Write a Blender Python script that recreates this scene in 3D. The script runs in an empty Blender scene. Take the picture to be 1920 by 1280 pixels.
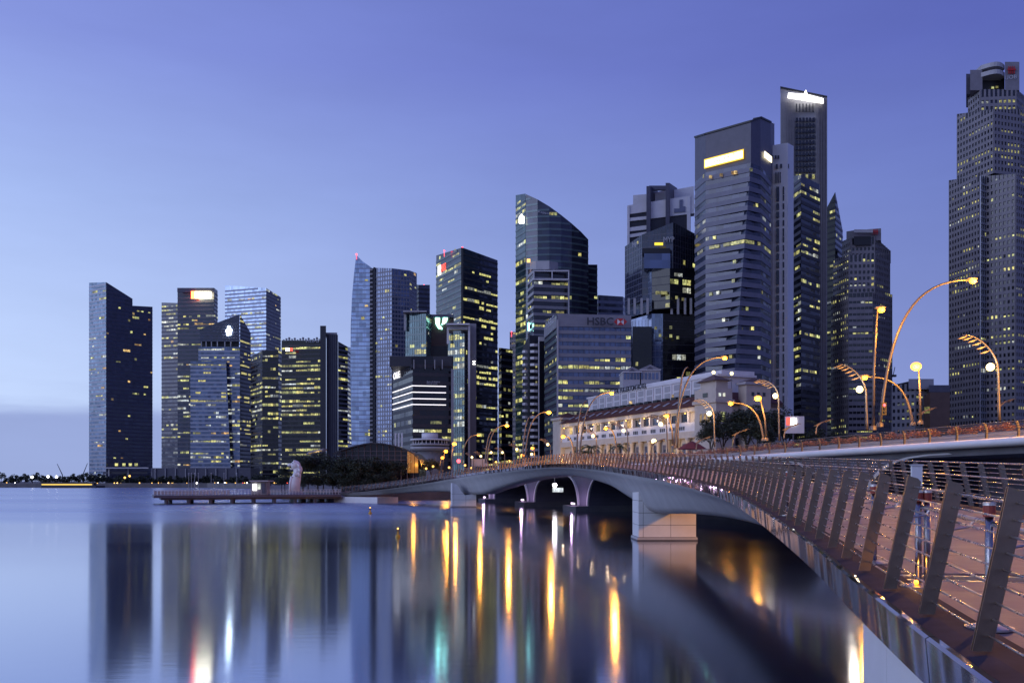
import bpy, math, random
from mathutils import Vector, Matrix, noise

SC = bpy.context.scene
COL = SC.collection
R = math.radians

# ------------------------------------------------------------------ camera
FPX, HOR, EYE = 1700.0, 900.0, 5.2          # focal length in photo pixels, horizon row, eye height
cam_d = bpy.data.cameras.new('camera')
cam_d.sensor_width = 36.0
cam_d.lens = FPX / 1920 * 36
cam_d.shift_y = (HOR - 640) / 1920
cam_d.clip_start = 0.1
cam_d.clip_end = 6000
cam = bpy.data.objects.new('camera', cam_d)
cam.location = (0, 0, EYE)
cam.rotation_euler = (R(90), 0, 0)
COL.objects.link(cam)
SC.camera = cam

# ------------------------------------------------------------------ sky, sun, exposure
SUN_EL, SUN_AZ = 3.0, -118.0                 # low dawn light from behind the left shoulder (azimuth from +Y, left negative)
world = bpy.data.worlds.new('World'); SC.world = world
world.use_nodes = True
wn, wl = world.node_tree.nodes, world.node_tree.links
wn.clear()
wout = wn.new('ShaderNodeOutputWorld'); wbg = wn.new('ShaderNodeBackground')
sky = wn.new('ShaderNodeTexSky'); sky.sky_type = 'NISHITA'; sky.sun_disc = False
sky.sun_elevation = R(SUN_EL); sky.sun_rotation = R(SUN_AZ)
sky.altitude = 0; sky.air_density = 1.0; sky.dust_density = 0.6; sky.ozone_density = 6.0
# twilight cast of the whole sky (violet blue), even in every direction
tint = wn.new('ShaderNodeMix'); tint.data_type = 'RGBA'; tint.blend_type = 'MULTIPLY'; tint.inputs[0].default_value = 1.0
tint.inputs[7].default_value = (0.06, 0.06, 0.08, 1)
wl.new(sky.outputs['Color'], tint.inputs[6])
# the air-glow that keeps a dusk sky from going black away from the sun: a vertical ramp
geo = wn.new('ShaderNodeNewGeometry'); sep = wn.new('ShaderNodeSeparateXYZ'); wl.new(geo.outputs['Incoming'], sep.inputs[0])
elev = wn.new('ShaderNodeMath'); elev.operation = 'MULTIPLY'; elev.inputs[1].default_value = -1.0; wl.new(sep.outputs['Z'], elev.inputs[0])
ramp = wn.new('ShaderNodeValToRGB'); wl.new(elev.outputs[0], ramp.inputs[0])
els = ramp.color_ramp.elements
els[0].position = 0.0; els[0].color = (2.66, 3.25, 6.35, 1)
els[1].position = 1.0; els[1].color = (0.52, 0.68, 3.0, 1)
for p_, c_ in ((0.155, (2.08, 2.62, 5.75)), (0.28, (1.60, 2.10, 5.35)), (0.41, (1.07, 1.36, 4.60)), (0.65, (0.74, 0.96, 3.7))):
    e = els.new(p_); e.color = (*c_, 1)
# brighter toward the dawn side (left), dimmer toward the right
dirx = wn.new('ShaderNodeMapRange'); wl.new(sep.outputs['X'], dirx.inputs[0])
dirx.inputs[1].default_value = -1.0; dirx.inputs[2].default_value = 1.0
azr = wn.new('ShaderNodeValToRGB'); wl.new(dirx.outputs[0], azr.inputs[0])
az = azr.color_ramp.elements
az[0].position = 0.0; az[0].color = (0.62, 0.62, 0.76, 1)
az[1].position = 1.0; az[1].color = (3.0, 3.0, 1.95, 1)
for p_, c_ in ((0.295, (1.0, 1.0, 1.0)), (0.5, (1.47, 1.47, 1.235)), (0.715, (2.2, 2.2, 1.55)), (0.85, (2.7, 2.7, 1.8))):
    e = az.new(p_); e.color = (*c_, 1)
glow = wn.new('ShaderNodeMix'); glow.data_type = 'RGBA'; glow.blend_type = 'MULTIPLY'; glow.inputs[0].default_value = 1.0
wl.new(ramp.outputs[0], glow.inputs[6]); wl.new(azr.outputs[0], glow.inputs[7])
add = wn.new('ShaderNodeMix'); add.data_type = 'RGBA'; add.blend_type = 'ADD'; add.inputs[0].default_value = 1.0
wl.new(tint.outputs[2], add.inputs[6]); wl.new(glow.outputs[2], add.inputs[7])
# a low cloud bank lying along the horizon
tc = wn.new('ShaderNodeTexCoord'); mp = wn.new('ShaderNodeMapping'); mp.inputs['Scale'].default_value = (3, 3, 26)
wl.new(tc.outputs['Generated'], mp.inputs[0])
cn = wn.new('ShaderNodeTexNoise'); cn.inputs['Scale'].default_value = 1.6; cn.inputs['Detail'].default_value = 5; wl.new(mp.outputs[0], cn.inputs[0])
cm = wn.new('ShaderNodeMath'); cm.operation = 'MULTIPLY_ADD'; cm.inputs[1].default_value = 0.06; wl.new(cn.outputs['Fac'], cm.inputs[0]); cm.inputs[2].default_value = 0.055
cd = wn.new('ShaderNodeMath'); cd.operation = 'SUBTRACT'; wl.new(cm.outputs[0], cd.inputs[0]); wl.new(elev.outputs[0], cd.inputs[1])
cr = wn.new('ShaderNodeMapRange'); cr.interpolation_type = 'SMOOTHSTEP'; wl.new(cd.outputs[0], cr.inputs[0])
cr.inputs[1].default_value = -0.012; cr.inputs[2].default_value = 0.03; cr.inputs[3].default_value = 0.0; cr.inputs[4].default_value = 0.75
cloud = wn.new('ShaderNodeMix'); cloud.data_type = 'RGBA'; wl.new(cr.outputs[0], cloud.inputs[0])
wl.new(add.outputs[2], cloud.inputs[6]); cloud.inputs[7].default_value = (2.3, 2.9, 5.9, 1)
# faint drawn-out veils of high cloud over the whole sky
mp2 = wn.new('ShaderNodeMapping'); mp2.inputs['Scale'].default_value = (2.2, 2.2, 9); mp2.inputs['Rotation'].default_value = (0.06, 0.1, 0.3); wl.new(tc.outputs['Generated'], mp2.inputs[0])
vn = wn.new('ShaderNodeTexNoise'); vn.inputs['Scale'].default_value = 1.7; vn.inputs['Detail'].default_value = 7; vn.inputs['Roughness'].default_value = 0.6; wl.new(mp2.outputs[0], vn.inputs[0])
vr = wn.new('ShaderNodeMapRange'); wl.new(vn.outputs['Fac'], vr.inputs[0]); vr.inputs[1].default_value = 0.3; vr.inputs[2].default_value = 0.75; vr.inputs[3].default_value = 1.0; vr.inputs[4].default_value = 1.09
veil = wn.new('ShaderNodeMix'); veil.data_type = 'RGBA'; veil.blend_type = 'MULTIPLY'; veil.inputs[0].default_value = 1.0
wl.new(cloud.outputs[2], veil.inputs[6]); wl.new(vr.outputs[0], veil.inputs[7])
wl.new(veil.outputs[2], wbg.inputs['Color'])
wbg.inputs['Strength'].default_value = 0.1
wl.new(wbg.outputs[0], wout.inputs[0])

sun_d = bpy.data.lights.new('sun', 'SUN'); sun_d.energy = 0.8; sun_d.angle = R(40); sun_d.color = (0.66, 0.72, 1.0)
sun = bpy.data.objects.new('sun', sun_d)
sdir = Vector((math.sin(R(SUN_AZ)), math.cos(R(SUN_AZ)), math.tan(R(20))))
sun.rotation_euler = sdir.to_track_quat('Z', 'Y').to_euler()
COL.objects.link(sun)

SC.view_settings.view_transform = 'Standard'
SC.view_settings.look = 'None'
SC.view_settings.exposure = 0.0
SC.view_settings.gamma = 1.0
SC.cycles.use_denoising = True
SC.cycles.max_bounces = 6
SC.cycles.glossy_bounces = 4
SC.cycles.diffuse_bounces = 2
SC.cycles.sample_clamp_indirect = 6.0
SC.cycles.blur_glossy = 0.1
SC.cycles.caustics_reflective = False
SC.cycles.caustics_refractive = False

# ------------------------------------------------------------------ materials
M = {}
def mat(name, col, rough=0.6, metal=0.0, ior=1.5, emit=None, estr=0.0, var=0.0, vscale=0.3, bump=0.0, bscale=4.0, sample=False, rvar=0.0, stretch=None, panel=None, bdist=0.05, bdetail=3):
    m = bpy.data.materials.new(name); m.use_nodes = True
    nt = m.node_tree; b = nt.nodes['Principled BSDF']
    b.inputs['Base Color'].default_value = (*col, 1)
    b.inputs['Roughness'].default_value = rough
    b.inputs['Metallic'].default_value = metal
    b.inputs['IOR'].default_value = ior
    if emit:
        b.inputs['Emission Color'].default_value = (*emit, 1); b.inputs['Emission Strength'].default_value = estr
    if var or bump or rvar:
        t = nt.nodes.new('ShaderNodeTexCoord'); src = t.outputs['Object']
        if stretch:
            mpn = nt.nodes.new('ShaderNodeMapping'); mpn.inputs['Scale'].default_value = stretch
            nt.links.new(src, mpn.inputs[0]); src = mpn.outputs[0]
    if var or rvar:
        n = nt.nodes.new('ShaderNodeTexNoise'); n.inputs['Scale'].default_value = vscale; n.inputs['Detail'].default_value = 6; n.inputs['Roughness'].default_value = 0.65
        nt.links.new(src, n.inputs[0])
    if var:
        mr = nt.nodes.new('ShaderNodeMapRange'); nt.links.new(n.outputs['Fac'], mr.inputs[0])
        mr.inputs[1].default_value = 0.3; mr.inputs[2].default_value = 0.7
        mr.inputs[3].default_value = 1 - var; mr.inputs[4].default_value = 1 + var
        mx = nt.nodes.new('ShaderNodeMix'); mx.data_type = 'RGBA'; mx.blend_type = 'MULTIPLY'; mx.inputs[0].default_value = 1
        mx.inputs[6].default_value = (*col, 1); nt.links.new(mr.outputs[0], mx.inputs[7])
        nt.links.new(mx.outputs[2], b.inputs['Base Color'])
    if rvar:
        mr2 = nt.nodes.new('ShaderNodeMapRange'); nt.links.new(n.outputs['Fac'], mr2.inputs[0])
        mr2.inputs[1].default_value = 0.3; mr2.inputs[2].default_value = 0.7
        mr2.inputs[3].default_value = max(0.02, rough - rvar); mr2.inputs[4].default_value = rough + rvar
        nt.links.new(mr2.outputs[0], b.inputs['Roughness'])
    if bump:
        bn = nt.nodes.new('ShaderNodeTexNoise'); bn.inputs['Scale'].default_value = bscale; bn.inputs['Detail'].default_value = bdetail
        nt.links.new(src, bn.inputs[0])
        bp = nt.nodes.new('ShaderNodeBump'); bp.inputs['Strength'].default_value = bump; bp.inputs['Distance'].default_value = bdist
        nt.links.new(bn.outputs['Fac'], bp.inputs['Height']); nt.links.new(bp.outputs[0], b.inputs['Normal'])
    if panel:
        # pane by pane: slightly different tone and tilt, as in any real curtain wall
        t2 = nt.nodes.new('ShaderNodeTexCoord'); dv = nt.nodes.new('ShaderNodeVectorMath'); dv.operation = 'DIVIDE'; dv.inputs[1].default_value = (panel[0], panel[0] * 1.3, panel[1])
        fl = nt.nodes.new('ShaderNodeVectorMath'); fl.operation = 'FLOOR'; wnz = nt.nodes.new('ShaderNodeTexWhiteNoise'); wnz.noise_dimensions = '3D'
        nt.links.new(t2.outputs['Object'], dv.inputs[0]); nt.links.new(dv.outputs[0], fl.inputs[0]); nt.links.new(fl.outputs[0], wnz.inputs[0])
        pm = nt.nodes.new('ShaderNodeMapRange'); nt.links.new(wnz.outputs['Value'], pm.inputs[0]); pm.inputs[3].default_value = 0.7; pm.inputs[4].default_value = 1.35
        px_ = nt.nodes.new('ShaderNodeMix'); px_.data_type = 'RGBA'; px_.blend_type = 'MULTIPLY'; px_.inputs[0].default_value = 1
        if b.inputs['Base Color'].links: nt.links.new(b.inputs['Base Color'].links[0].from_socket, px_.inputs[6])
        else: px_.inputs[6].default_value = (*col, 1)
        nt.links.new(pm.outputs[0], px_.inputs[7]); nt.links.new(px_.outputs[2], b.inputs['Base Color'])
        ge = nt.nodes.new('ShaderNodeNewGeometry'); sb = nt.nodes.new('ShaderNodeVectorMath'); sb.operation = 'SUBTRACT'; sb.inputs[1].default_value = (0.5, 0.5, 0.5); nt.links.new(wnz.outputs['Color'], sb.inputs[0])
        sc_ = nt.nodes.new('ShaderNodeVectorMath'); sc_.operation = 'SCALE'; sc_.inputs['Scale'].default_value = 0.05; nt.links.new(sb.outputs[0], sc_.inputs[0])
        ad = nt.nodes.new('ShaderNodeVectorMath'); ad.operation = 'ADD'; nt.links.new(ge.outputs['Normal'], ad.inputs[0]); nt.links.new(sc_.outputs[0], ad.inputs[1])
        nn = nt.nodes.new('ShaderNodeVectorMath'); nn.operation = 'NORMALIZE'; nt.links.new(ad.outputs[0], nn.inputs[0]); nt.links.new(nn.outputs[0], b.inputs['Normal'])
    if not sample:
        m.cycles.emission_sampling = 'NONE'
    M[name] = m
    return m

def lit_mat(name, c1, c2, s):
    """a lit office window: brightness and tone differ from window to window and ceiling lamps break it up"""
    m = bpy.data.materials.new(name); m.use_nodes = True
    nt = m.node_tree; b = nt.nodes['Principled BSDF']
    b.inputs['Base Color'].default_value = (0.03, 0.03, 0.03, 1); b.inputs['Roughness'].default_value = 0.2
    oi = nt.nodes.new('ShaderNodeObjectInfo')
    mx = nt.nodes.new('ShaderNodeMix'); mx.data_type = 'RGBA'; mx.inputs[6].default_value = (*c1, 1); mx.inputs[7].default_value = (*c2, 1)
    nt.links.new(oi.outputs['Random'], mx.inputs[0]); nt.links.new(mx.outputs[2], b.inputs['Emission Color'])
    g = nt.nodes.new('ShaderNodeNewGeometry')
    n = nt.nodes.new('ShaderNodeTexNoise'); n.inputs['Scale'].default_value = 0.9; n.inputs['Detail'].default_value = 3; n.inputs['Roughness'].default_value = 0.7
    nt.links.new(g.outputs['Position'], n.inputs[0])
    mr = nt.nodes.new('ShaderNodeMapRange'); nt.links.new(n.outputs['Fac'], mr.inputs[0])
    mr.inputs[1].default_value = 0.36; mr.inputs[2].default_value = 0.64; mr.inputs[3].default_value = 0.2; mr.inputs[4].default_value = 1.4
    r2 = nt.nodes.new('ShaderNodeMath'); r2.operation = 'MULTIPLY'; r2.inputs[1].default_value = 7.31; nt.links.new(oi.outputs['Random'], r2.inputs[0])
    fr = nt.nodes.new('ShaderNodeMath'); fr.operation = 'FRACT'; nt.links.new(r2.outputs[0], fr.inputs[0])
    mr2 = nt.nodes.new('ShaderNodeMapRange'); pw2 = nt.nodes.new('ShaderNodeMath'); pw2.operation = 'POWER'; pw2.inputs[1].default_value = 1.6; nt.links.new(fr.outputs[0], pw2.inputs[0]); nt.links.new(pw2.outputs[0], mr2.inputs[0]); mr2.inputs[3].default_value = 0.18 * s; mr2.inputs[4].default_value = 1.25 * s
    mu = nt.nodes.new('ShaderNodeMath'); mu.operation = 'MULTIPLY'; nt.links.new(mr.outputs[0], mu.inputs[0]); nt.links.new(mr2.outputs[0], mu.inputs[1])
    nt.links.new(mu.outputs[0], b.inputs['Emission Strength'])
    m.cycles.emission_sampling = 'NONE'
    M[name] = m

lit_mat('lit_yellow', (1.0, 0.88, 0.26), (0.82, 0.88, 0.34), 0.95)
lit_mat('lit_white', (0.95, 0.95, 0.72), (0.8, 0.9, 0.95), 0.9)
lit_mat('lit_orange', (1.0, 0.72, 0.28), (1.0, 0.55, 0.15), 0.95)

mat('glass_dark', (0.012, 0.013, 0.022), 0.10, 0.0, 1.55, var=0.25, vscale=0.05, panel=(3.0, 4.1))
mat('glass_black', (0.008, 0.008, 0.014), 0.12, 0.0, 1.45, panel=(3.0, 4.1))
mat('glass_blue', (0.10, 0.125, 0.20), 0.12, 0.55, 1.6, var=0.2, vscale=0.04, panel=(3.0, 4.1))
mat('glass_mirror', (0.34, 0.41, 0.54), 0.10, 0.9, 1.6, var=0.15, vscale=0.03, panel=(3.0, 4.1))
mat('glass_pale', (0.22, 0.27, 0.37), 0.10, 0.85, 1.6, var=0.15, vscale=0.03, panel=(3.0, 4.1))
mat('wall_mid', (0.13, 0.13, 0.18), 0.5, var=0.12)
mat('glass_green', (0.05, 0.09, 0.105), 0.12, 0.5, 1.6, var=0.2, vscale=0.05, panel=(3.0, 4.1))
mat('glass_deep', (0.03, 0.035, 0.065), 0.12, 0.25, 1.6, var=0.2, vscale=0.05, panel=(3.0, 4.1))
mat('wall_dark', (0.022, 0.022, 0.032), 0.5, var=0.15)
mat('wall_slate', (0.08, 0.078, 0.11), 0.5, var=0.15)
mat('wall_grey', (0.215, 0.21, 0.24), 0.55, var=0.12)
mat('wall_stone', (0.195, 0.18, 0.20), 0.6, var=0.15)
mat('wall_light', (0.36, 0.35, 0.37), 0.6, var=0.1)
mat('wall_white', (0.62, 0.60, 0.62), 0.6, var=0.08)
mat('wall_cream', (0.46, 0.41, 0.36), 0.7, var=0.12)
mat('wall_brown', (0.12, 0.07, 0.05), 0.6, var=0.15)
mat('band_blue', (0.16, 0.17, 0.24), 0.35, 0.3, var=0.12)
mat('band_steel', (0.30, 0.31, 0.38), 0.35, 0.5, var=0.12)
mat('band_green', (0.10, 0.14, 0.15), 0.3, 0.3, var=0.1)
mat('roof_red', (0.10, 0.03, 0.022), 0.7, var=0.3, vscale=1.2)
mat('paint_white', (0.75, 0.75, 0.75), 0.5)
mat('black_trim', (0.015, 0.015, 0.018), 0.5)
mat('letters_dark', (0.02, 0.02, 0.03), 0.5)
mat('letters_pale', (0.45, 0.45, 0.5), 0.5)
mat('paint_red', (0.45, 0.02, 0.02), 0.5)
mat('sign_white', (0.8, 0.8, 0.8), emit=(1.0, 0.98, 0.90), estr=5.0)
mat('sign_warm', (0.8, 0.8, 0.7), emit=(1.0, 0.90, 0.55), estr=14.0)
mat('sign_red_bright', (0.8, 0.1, 0.1), emit=(1.0, 0.10, 0.03), estr=12.0)
mat('sign_cool', (0.8, 0.8, 0.8), emit=(0.75, 0.92, 1.0), estr=22.0)
mat('sign_gold', (0.8, 0.7, 0.3), emit=(1.0, 0.88, 0.55), estr=3.2)
mat('sign_gold_rim', (0.6, 0.4, 0.05), emit=(1.0, 0.62, 0.05), estr=1.3)
mat('sign_mint', (0.6, 0.8, 0.75), emit=(0.35, 1.0, 0.82), estr=9.0)
mat('sign_red', (0.8, 0.1, 0.1), emit=(1.0, 0.08, 0.04), estr=2.2)
mat('sign_amber', (0.8, 0.4, 0.1), emit=(1.0, 0.55, 0.12), estr=2.5)
mat('sign_yellow', (0.8, 0.6, 0.05), emit=(1.0, 0.75, 0.05), estr=1.2)
mat('letters_gold', (0.5, 0.35, 0.05), emit=(1.0, 0.6, 0.15), estr=0.12)
mat('strip_white', (0.8, 0.8, 0.8), emit=(1.0, 0.95, 0.95), estr=1.3)
mat('beacon_red', (0.6, 0.05, 0.05), emit=(1.0, 0.06, 0.08), estr=6.0)
mat('beacon_white', (0.8, 0.8, 0.8), emit=(1.0, 0.97, 0.9), estr=8.0)
mat('bulb_sodium', (0.9, 0.6, 0.2), emit=(1.0, 0.31, 0.012), estr=3.6)
mat('bulb_white', (0.9, 0.9, 0.8), emit=(1.0, 0.74, 0.26), estr=3.6)
mat('flood_violet', (0.9, 0.8, 0.9), emit=(1.0, 0.85, 1.0), estr=1.6)
mat('shop_white', (0.9, 0.9, 0.9), emit=(1.0, 0.96, 1.0), estr=20.0)
mat('concrete', (0.46, 0.46, 0.48), 0.65, var=0.12, vscale=0.7, bump=0.05, bscale=3, stretch=(0.8, 0.8, 0.35))
mat('concrete_white', (0.74, 0.74, 0.76), 0.6, var=0.07, vscale=0.5, bump=0.03)
mat('concrete_dark', (0.09, 0.09, 0.105), 0.7, var=0.25, vscale=0.4, bump=0.1)
mat('stone_bank', (0.16, 0.15, 0.155), 0.8, var=0.3, vscale=0.2, bump=0.2)
mat('paving', (0.17, 0.15, 0.14), 0.8, var=0.2, vscale=0.2)
mat('steel', (0.55, 0.53, 0.52), 0.28, 1.0, rvar=0.1, vscale=3.0)
mat('steel_dark', (0.36, 0.35, 0.36), 0.25, 1.0, rvar=0.1, vscale=3.0)
mat('post_steel', (0.20, 0.155, 0.125), 0.38, 0.8, var=0.25, vscale=2.5, rvar=0.12)
mat('lamp_metal', (0.14, 0.125, 0.12), 0.45, 0.5, var=0.1, vscale=1)
mat('polished', (0.50, 0.43, 0.40), 0.07, 1.0, var=0.12, vscale=0.8, bump=0.5, bscale=0.85, rvar=0.02, stretch=(1.2, 1.2, 0.6), bdist=0.10, bdetail=0)
mat('ledge', (0.040, 0.040, 0.062), 0.8, 0.0, 1.15, var=0.25, vscale=2.0)
mat('paver', (0.19, 0.15, 0.16), 0.55, var=0.22, vscale=1.5, bump=0.12, bscale=25, rvar=0.15)
mat('paver_gap', (0.05, 0.045, 0.045), 0.8)
mat('rust_red', (0.32, 0.05, 0.03), 0.5)
mat('amber_glass', (0.10, 0.05, 0.02), 0.25, emit=(1.0, 0.42, 0.08), estr=0.22)
mat('boat_trail_light', (0.6, 0.4, 0.1), emit=(1.0, 0.68, 0.10), estr=1.1)
mat('leaf_dark', (0.030, 0.040, 0.022), 0.6, var=0.4, vscale=0.6)
mat('leaf_mid', (0.045, 0.06, 0.025), 0.6, var=0.4, vscale=0.6)
mat('leaf_palm', (0.06, 0.08, 0.02), 0.5, var=0.3)
mat('flower_red', (0.28, 0.11, 0.06), 0.6, var=0.5, vscale=1.5)
mat('bark', (0.05, 0.04, 0.035), 0.9, var=0.2)
mat('statue_stone', (0.74, 0.72, 0.74), 0.6, var=0.1, vscale=0.6, bump=0.15, bscale=1.5)
mat('canopy_dark', (0.03, 0.03, 0.036), 0.35, 0.2, var=0.2)
mat('umbrella_red', (0.16, 0.03, 0.03), 0.8)
mat('buoy_yellow', (0.55, 0.33, 0.03), 0.5)

# ------------------------------------------------------------------ mesh helpers
def PX(px, d): return (px - 960) / FPX * d                 # photo column + depth -> world x
def PZ(py, d): return EYE + (HOR - py) / FPX * d           # photo row + depth -> world z
def P3(px, py, d): return Vector((PX(px, d), d, PZ(py, d)))

class MB:
    def __init__(self): self.v = []; self.f = []
    def add(self, vs, fs):
        o = len(self.v); self.v += [tuple(p) for p in vs]; self.f += [tuple(i + o for i in q) for q in fs]; return self
    def box(self, x0, x1, y0, y1, z0, z1):
        return self.add([(x0,y0,z0),(x1,y0,z0),(x1,y1,z0),(x0,y1,z0),(x0,y0,z1),(x1,y0,z1),(x1,y1,z1),(x0,y1,z1)],
                        [(0,3,2,1),(4,5,6,7),(0,1,5,4),(1,2,6,5),(2,3,7,6),(3,0,4,7)])
    def obox(self, o, u, w, a0, a1, b0, b1, z0, z1):
        """box in a frame: origin o (2D/3D), unit vectors u, w in plan"""
        vs = []
        for z in (z0, z1):
            for a, b in ((a0,b0),(a1,b0),(a1,b1),(a0,b1)):
                vs.append((o[0]+u[0]*a+w[0]*b, o[1]+u[1]*a+w[1]*b, z))
        return self.add(vs, [(0,3,2,1),(4,5,6,7),(0,1,5,4),(1,2,6,5),(2,3,7,6),(3,0,4,7)])
    def prism(self, poly, z0, zt):
        n = len(poly)
        if not hasattr(zt, '__len__'): zt = [zt] * n
        vs = [(p[0], p[1], z0) for p in poly] + [(p[0], p[1], z) for p, z in zip(poly, zt)]
        fs = [tuple(range(n - 1, -1, -1)), tuple(range(n, 2 * n))] + [(i, (i+1) % n, n + (i+1) % n, n + i) for i in range(n)]
        return self.add(vs, fs)
    def extrude(self, pts, vec):
        """closed 3D polygon pushed along vec"""
        n = len(pts); vec = Vector(vec)
        vs = [tuple(p) for p in pts] + [tuple(Vector(p) + vec) for p in pts]
        return self.add(vs, [tuple(range(n)), tuple(range(2*n - 1, n - 1, -1))] + [(i, n + i, n + (i+1) % n, (i+1) % n) for i in range(n)])
    def tube(self, pts, r, n=8, caps=True):
        pts = [Vector(p) for p in pts]; m = len(pts)
        if not hasattr(r, '__len__'): r = [r] * m
        vs, fs = [], []
        prev = None
        for i, p in enumerate(pts):
            t = (pts[min(i+1, m-1)] - pts[max(i-1, 0)]).normalized()
            if prev is None:
                a = Vector((0, 0, 1)) if abs(t.z) < 0.9 else Vector((1, 0, 0))
                u = t.cross(a).normalized()
            else:
                u = (prev - t * prev.dot(t)).normalized()
            w = t.cross(u); prev = u
            for k in range(n):
                an = 2 * math.pi * k / n
                vs.append(p + (u * math.cos(an) + w * math.sin(an)) * r[i])
        for i in range(m - 1):
            for k in range(n):
                fs.append((i*n + k, i*n + (k+1) % n, (i+1)*n + (k+1) % n, (i+1)*n + k))
        if caps:
            fs.append(tuple(range(n - 1, -1, -1))); fs.append(tuple(range((m-1)*n, m*n)))
        return self.add(vs, fs)
    def lathe(self, prof, c=(0, 0, 0), n=16):
        vs, fs = [], []
        m = len(prof)
        for r, z in prof:
            for k in range(n):
                an = 2 * math.pi * k / n
                vs.append((c[0] + r * math.cos(an), c[1] + r * math.sin(an), c[2] + z))
        for i in range(m - 1):
            for k in range(n):
                fs.append((i*n + k, i*n + (k+1) % n, (i+1)*n + (k+1) % n, (i+1)*n + k))
        fs.append(tuple(range(n - 1, -1, -1))); fs.append(tuple(range((m-1)*n, m*n)))
        return self.add(vs, fs)
    def ball(self, c, rx, ry=None, rz=None, n=10, m=7):
        ry = ry or rx; rz = rz or rx
        vs, fs = [], []
        for i in range(m + 1):
            th = math.pi * i / m
            for k in range(n):
                an = 2 * math.pi * k / n
                s = max(math.sin(th), 0.02)
                vs.append((c[0] + rx*s*math.cos(an), c[1] + ry*s*math.sin(an), c[2] - rz*math.cos(th)))
        for i in range(m):
            for k in range(n):
                fs.append((i*n + k, i*n + (k+1) % n, (i+1)*n + (k+1) % n, (i+1)*n + k))
        fs.append(tuple(range(n - 1, -1, -1))); fs.append(tuple(range(m*n, (m+1)*n)))
        return self.add(vs, fs)
    def build(self, name, material, parent=None, smooth=False, kind=None):
        me = bpy.data.meshes.new(name)
        off = parent_loc(parent)
        me.from_pydata([(x - off[0], y - off[1], z - off[2]) for x, y, z in self.v], [], self.f)
        me.materials.append(M[material])
        if smooth: me.polygons.foreach_set('use_smooth', [True] * len(me.polygons))
        me.update()
        o = bpy.data.objects.new(name, me); COL.objects.link(o)
        if parent is not None: o.parent = parent
        if kind: o['kind'] = kind
        return o

def parent_loc(p):
    off = Vector((0, 0, 0))
    while p is not None:
        off += Vector(p.location); p = p.parent
    return off

def thing(name, label, cat, loc, group=None):
    o = bpy.data.objects.new(name, None); COL.objects.link(o)
    o.location = loc; o.empty_display_size = 0.5
    o['label'] = label; o['category'] = cat
    if group: o['group'] = group
    return o
def tag(o, label, cat, group=None):
    o['label'] = label; o['category'] = cat
    if group: o['group'] = group
    return o
def structure(o): o['kind'] = 'structure'; return o
def inst(name, mesh, parent, loc, rotz=0.0, scale=(1, 1, 1)):
    """an object sharing mesh data; loc in world space"""
    o = bpy.data.objects.new(name, mesh); COL.objects.link(o)
    off = parent_loc(parent)
    o.location = Vector(loc) - off; o.rotation_euler = (0, 0, rotz); o.scale = scale
    if parent is not None: o.parent = parent
    return o
def mesh_of(mb, name, material, smooth=False):
    me = bpy.data.meshes.new(name); me.from_pydata(mb.v, [], mb.f); me.materials.append(M[material])
    if smooth: me.polygons.foreach_set('use_smooth', [True] * len(me.polygons))
    me.update(); return me

def point_light(name, loc, power, col, parent=None, radius=0.25, spot=None):
    l = bpy.data.lights.new(name, 'SPOT' if spot else 'POINT')
    if spot: l.spot_size = R(spot); l.spot_blend = 0.6
    l.energy = power; l.color = col; l.shadow_soft_size = radius
    o = bpy.data.objects.new(name, l); COL.objects.link(o)
    o.location = Vector(loc) - parent_loc(parent)
    if parent is not None: o.parent = parent
    return o

FONT_CACHE = {}
def letters(text, parent, origin, u, height, material, name='lettering', depth=0.15, width=None, wide=1.0, bold=0.0, nrm=None):
    """raised lettering on a wall: origin = lower-left corner in world space, u = unit vector the text runs along (may slope)"""
    c = bpy.data.curves.new('t', 'FONT'); c.body = text; c.size = 1.0; c.extrude = 0.5; c.resolution_u = 2; c.offset = bold
    o = bpy.data.objects.new('t', c); COL.objects.link(o)
    dg = bpy.context.evaluated_depsgraph_get()
    me = bpy.data.meshes.new_from_object(o.evaluated_get(dg))
    bpy.data.objects.remove(o); bpy.data.curves.remove(c)
    xs = [v.co.x for v in me.vertices]; ys = [v.co.y for v in me.vertices]
    x0, x1, y0, y1 = min(xs), max(xs), min(ys), max(ys)
    sy = height / (y1 - y0)
    sx = (width / (x1 - x0)) if width else sy * wide
    u = Vector(u).normalized(); up = Vector((0, 0, 1))
    n = Vector(nrm) if nrm else u.cross(up).normalized()
    off = parent_loc(parent); origin = Vector(origin)
    for v in me.vertices:
        p = origin + u * ((v.co.x - x0) * sx) + up * ((v.co.y - y0) * sy) + n * (v.co.z * depth)
        v.co = p - off
    me.materials.clear(); me.materials.append(M[material])
    ob = bpy.data.objects.new(name, me); COL.objects.link(ob); ob.parent = parent; ob['kind'] = 'stuff'
    return ob

def bez(p0, p1, p2, p3, n=14):
    out = []
    for i in range(n + 1):
        t = i / n; s = 1 - t
        out.append(Vector(p0)*s**3 + Vector(p1)*3*s*s*t + Vector(p2)*3*s*t*t + Vector(p3)*t**3)
    return out
def catmull(tab, x):
    """tab: rows (x, a, b, ...) -> interpolated row at x"""
    i = 0
    while i < len(tab) - 2 and x > tab[i+1][0]: i += 1
    p0 = tab[max(i-1, 0)]; p1 = tab[i]; p2 = tab[i+1]; p3 = tab[min(i+2, len(tab)-1)]
    t = (x - p1[0]) / (p2[0] - p1[0]); out = []
    for k in range(1, len(p1)):
        m1 = (p2[k]-p0[k])/(p2[0]-p0[0]) * (p2[0]-p1[0]); m2 = (p3[k]-p1[k])/(p3[0]-p1[0]) * (p2[0]-p1[0])
        out.append((2*t**3-3*t*t+1)*p1[k] + (t**3-2*t*t+t)*m1 + (-2*t**3+3*t*t)*p2[k] + (t**3-t*t)*m2)
    return out
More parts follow.
